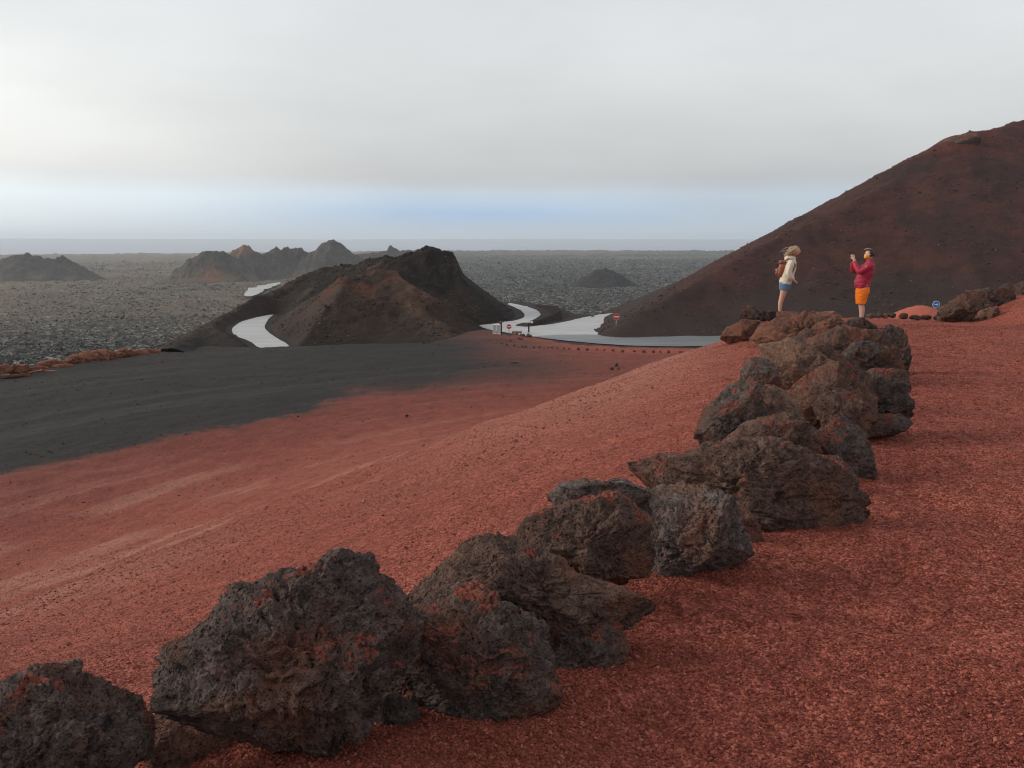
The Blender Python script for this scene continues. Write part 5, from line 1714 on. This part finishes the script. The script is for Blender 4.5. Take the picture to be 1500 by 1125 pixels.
    for k in range(52):
        a_ = r_.uniform(-1.25, 1.25)                 # round the head, 0 = back
        e_ = r_.uniform(-0.35, 1.15)
        p0 = np.array((0.178 - 0.104 * math.cos(a_) * math.cos(e_), 0.090 * math.sin(a_) * math.cos(e_), 1.553 + 0.118 * math.sin(e_)))
        L = r_.uniform(0.13, 0.22) if k > 4 else r_.uniform(0.24, 0.30)
        dr = np.array((-1.0, 0.35 * math.sin(a_), r_.uniform(-2.4, -0.7) if k > 4 else r_.uniform(-0.35, 0.0)))
        dr = dr / np.linalg.norm(dr)
        wv = np.array((0, r_.uniform(-1, 1), r_.uniform(-1, 1))) * 0.018
        pts = [tuple(p0 + np.array((0.03, 0, -0.01))), tuple(p0 + dr * L * 0.3 + np.array((0, 0, 0.02))), tuple(p0 + dr * L * 0.62 + wv), tuple(p0 + dr * L * np.array((1, 1, 1.1)) - wv)]
        rr = r_.uniform(0.018, 0.030) if k > 4 else 0.007
        skin('lock', pts, [(0, 1), (1, 2), (2, 3)], [rr * 0.8, rr, rr * 0.75, rr * 0.15], M_HAIR, hair, 1)
    # backpack hangs from her shoulders: a thing of its own
    rz = root.location
    bp_ = empty('backpack', (rz.x - 0.13 * math.cos(rzw), rz.y - 0.13 * math.sin(rzw), rz.z + 0.93), 'small reddish brown leather backpack on the woman\'s back', 'backpack', rz=rzw)
    tilt = Matrix.Rotation(R(10), 3, 'Y')

    def tb(v):
        return (np.array(tilt) @ (np.asarray(v)).T).T
    D, F = ico(5)
    sup = np.sign(D) * np.abs(D) ** 0.6
    v = sup * np.array((0.085, 0.135, 0.19)) * np.where(sup[:, 2:3] > 0.4, 1 - 0.25 * (sup[:, 2:3] - 0.4), 1.0) + np.array((0, 0, 0.18))
    link('bag_body', mesh_from('bag_body', tb(v), F), M_LEATHER, bp_)
    v = sup * np.array((0.04, 0.10, 0.085)) + np.array((-0.085, 0, 0.11))
    link('front_pocket', mesh_from('front_pocket', tb(v), F), M_LEATHER, bp_)
    v = sup * np.array((0.095, 0.12, 0.05)) + np.array((-0.015, 0, 0.345))
    link('flap', mesh_from('flap', tb(v), F), mat_plain('dark_leather', (0.17, 0.050, 0.028), 0.5, 0.5, 0.2, 14), bp_)
    v = sup * np.array((0.012, 0.02, 0.02)) + np.array((-0.128, 0, 0.15))
    link('buckle', mesh_from('buckle', tb(v), F), mat_plain('pale_metal', (0.6, 0.55, 0.5), 0.4), bp_)
    for y in (-0.12, 0.12):
        pts = [(0.07, y, 0.36), (0.16, y * 1.1, 0.445), (0.27, y * 1.15, 0.40), (0.33, y * 1.15, 0.28), (0.27, y * 1.2, 0.12), (0.08, y * 1.0, 0.04)]
        skin('strap', pts, [(i, i + 1) for i in range(5)], [0.016] * 6, M_LEATHER, bp_, 1)
    return root


# --- man, facing -x, arms raised with a phone
def man():
    top = P(1268, 365, 19.0)
    zf = top[2] - 1.76
    ox = P(1262.5, 460, 19.0)[0]
    rzm = -math.atan2(8.2, 19.0) * 0.9
    root = empty('person', (ox, 19.0, zf), 'man in a crimson jacket, orange shorts and yellow mask taking a photo', 'person', rz=rzm)
    F_ = lambda x, y, z: (-x, y, z)
    sp = {}
    sp['pelvis'] = (F_(0.02, 0, 0.90), (0.125, 0.105), None)
    sp['waist'] = (F_(0.01, 0, 1.08), (0.12, 0.105), 'pelvis')
    sp['chest'] = (F_(-0.05, 0, 1.27), (0.125, 0.105), 'waist')
    sp['neck0'] = (F_(-0.09, 0, 1.44), 0.072, 'chest')
    sp['neck1'] = (F_(-0.085, 0, 1.53), 0.060, 'neck0')
    for s_, y, ex, ez in (('l', -0.19, 0.12, 1.245), ('r', 0.19, 0.24, 1.245)):
        sp[s_ + 'sh'] = (F_(-0.07, y * 0.95, 1.375), 0.055, 'chest')
        sp[s_ + 'el'] = (F_(ex, y * 1.05, ez), 0.042, s_ + 'sh')
        sp[s_ + 'wr'] = (F_(0.245, y * 0.42, 1.49), 0.031, s_ + 'el')
        sp[s_ + 'palm'] = (F_(0.27, y * 0.36, 1.545), (0.036, 0.020), s_ + 'wr')
        fingers(sp, s_, F_(0.27, y * 0.36, 1.545), (-0.35, 0, 1), (1, 0, 0.2), (-0.2, -np.sign(y), 0.1), 0.0095)
        yl = y * 0.52
        sp[s_ + 'hip'] = (F_(0.02, yl, 0.82), 0.105, 'pelvis')
        sp[s_ + 'th'] = (F_(0.035, yl, 0.66), 0.092, s_ + 'hip')
        sp[s_ + 'kn'] = (F_(0.03, yl, 0.47), 0.066, s_ + 'th')
        sp[s_ + 'ca'] = (F_(0.005, yl, 0.34), 0.066, s_ + 'kn')
        sp[s_ + 'an'] = (F_(0.0, yl, 0.10), 0.040, s_ + 'ca')
        sp[s_ + 'ft'] = (F_(0.15, yl * 1.15, 0.045), (0.046, 0.032), s_ + 'an')
    body = skin('body', *chain(sp), M_SKIN_P, root)
    hv, hf = head_mesh('head', F_(-0.065, 0, 1.64), -1, 0.23, M_SKIN_P, None)
    join_into(body, [(hv, hf)])
    for y in (-0.031, 0.031):
        v, f = blob((0.008, 0.014, 0.009), F_(0.022, y, 1.655), 2)
        link('eye', mesh_from('eye', v, f), M_EYE, root)
    # jacket
    tl = [[(F_(0.02, 0, 0.835), 0.140, 0.165), (F_(0.03, 0, 0.88), 0.165, 0.185), (F_(0.045, 0, 0.97), 0.178, 0.19), (F_(0.01, 0, 1.13), 0.165, 0.185), (F_(-0.05, 0, 1.29), 0.158, 0.185), (F_(-0.08, 0, 1.40), 0.125, 0.17), (F_(-0.087, 0, 1.475), 0.080, 0.09), (F_(-0.08, 0, 1.535), 0.074, 0.076)]]
    for y, ex, ez in ((-0.19, 0.12, 1.235), (0.19, 0.25, 1.245)):
        tl.append([(F_(-0.09, y * 0.7, 1.39), 0.080, 0.08), (F_(-0.05, y * 1.02, 1.36), 0.084, 0.080), (F_((ex - 0.065) / 2 + 0.02, y * 1.06, (ez + 1.365) / 2 - 0.02), 0.076, 0.074), (F_(ex, y * 1.05, ez), 0.072, 0.07), (F_((ex + 0.245) / 2 + 0.03, y * 0.76, (ez + 1.49) / 2), 0.060, 0.058), (F_(0.247, y * 0.46, 1.475), 0.044, 0.042)])
    jo = tubes('jacket', tl, M_JACKET, root, 28, 0.22, 7)
    v, f = blob((0.010, 0.02, 0.012), F_(-0.0, -0.265, 1.37), 2)
    link('badge', mesh_from('badge', v, f), M_WHITE, jo)
    tl = [[(F_(0.02, 0, 0.92), 0.135, 0.16), (F_(0.02, 0, 0.82), 0.155, 0.18), (F_(0.03, 0, 0.73), 0.150, 0.178)]]
    for y in (-0.105, 0.105):
        tl.append([(F_(0.02, y, 0.84), 0.145, 0.095), (F_(0.035, y, 0.72), 0.140, 0.100), (F_(0.045, y, 0.62), 0.122, 0.100), (F_(0.045, y, 0.49), 0.106, 0.096)])
    tubes('shorts', tl, M_ORANGE, root, 26, 0.18, 8)
    for y in (0.11, -0.11):
        v, f = blob((0.14, 0.05, 0.05), F_(0.07, y, 0.04), 3, 3, 0.03)
        link('shoe', mesh_from('shoe', v, f), M_SHOE, root)
    D, F = ico(4)
    # hair cap: short sides, longer wisp on top blown forward
    v = D * np.array((0.104, 0.086, 0.118)) + np.array(F_(-0.075, 0, 1.652))
    keep = ~((D[:, 0] < -0.25) & (D[:, 2] < 0.62)) & (D[:, 2] > -0.55)
    fk = F[keep[F].all(1)]
    hair = link('hair', mesh_from('hair', v, fk), M_HAIRD, root)
    for k in range(7):
        y = -0.06 + 0.02 * k
        pts = [F_(-0.10, y, 1.755), F_(-0.03, y, 1.775), F_(0.02, y, 1.765), F_(0.065, y * 1.1, 1.745)]
        skin('lock', pts, [(0, 1), (1, 2), (2, 3)], [0.016, 0.015, 0.011, 0.003], M_HAIR, hair, 1)
    v = D * np.array((0.052, 0.066, 0.058)) + np.array(F_(-0.002, 0, 1.588))
    link('face_mask', mesh_from('face_mask', v, F), M_MASK, root)
    # phone held at eye height
    rl = root.location
    ph_ = empty('phone', (rl.x - 0.285 * math.cos(rzm), rl.y - 0.285 * math.sin(rzm), rl.z + 1.55), 'small dark phone held up by the man in the crimson jacket', 'phone', rz=rzm)
    b = NB()
    bm_box(b, (0, 0, 0.03), (0.012, 0.15, 0.075))
    part('phone_body', b, M_DARK, ph_, False, 0.004)
    b = NB()
    bm_box(b, (-0.008, 0.055, 0.052), (0.006, 0.022, 0.022))
    part('lens', b, M_WHITE, ph_, False, 0.002)
    return root


woman()
man()


# ------------------------------------------------------------------ haze
def build_haze():
    b = NB()
    top, bot, rad = 60.0, -130.0, 11600.0
    bm_box(b, (0, 0, (top + bot) / 2), (2 * rad, 2 * rad, top - bot))
    m = bpy.data.materials.new('thin_haze')
    m.use_nodes = True
    nt = m.node_tree
    nt.nodes.clear()
    out = nt.nodes.new('ShaderNodeOutputMaterial')
    vol = nt.nodes.new('ShaderNodeVolumePrincipled')
    vol.inputs['Color'].default_value = (0.82, 0.91, 1.0, 1)
    vol.inputs['Density'].default_value = 0.00017
    vol.inputs['Anisotropy'].default_value = 0.25
    nt.links.new(vol.outputs[0], out.inputs['Volume'])
    o = part('haze', b, m)
    tag(o, 'thin pale sea haze over the lava field', 'haze', None, 'stuff')


build_haze()
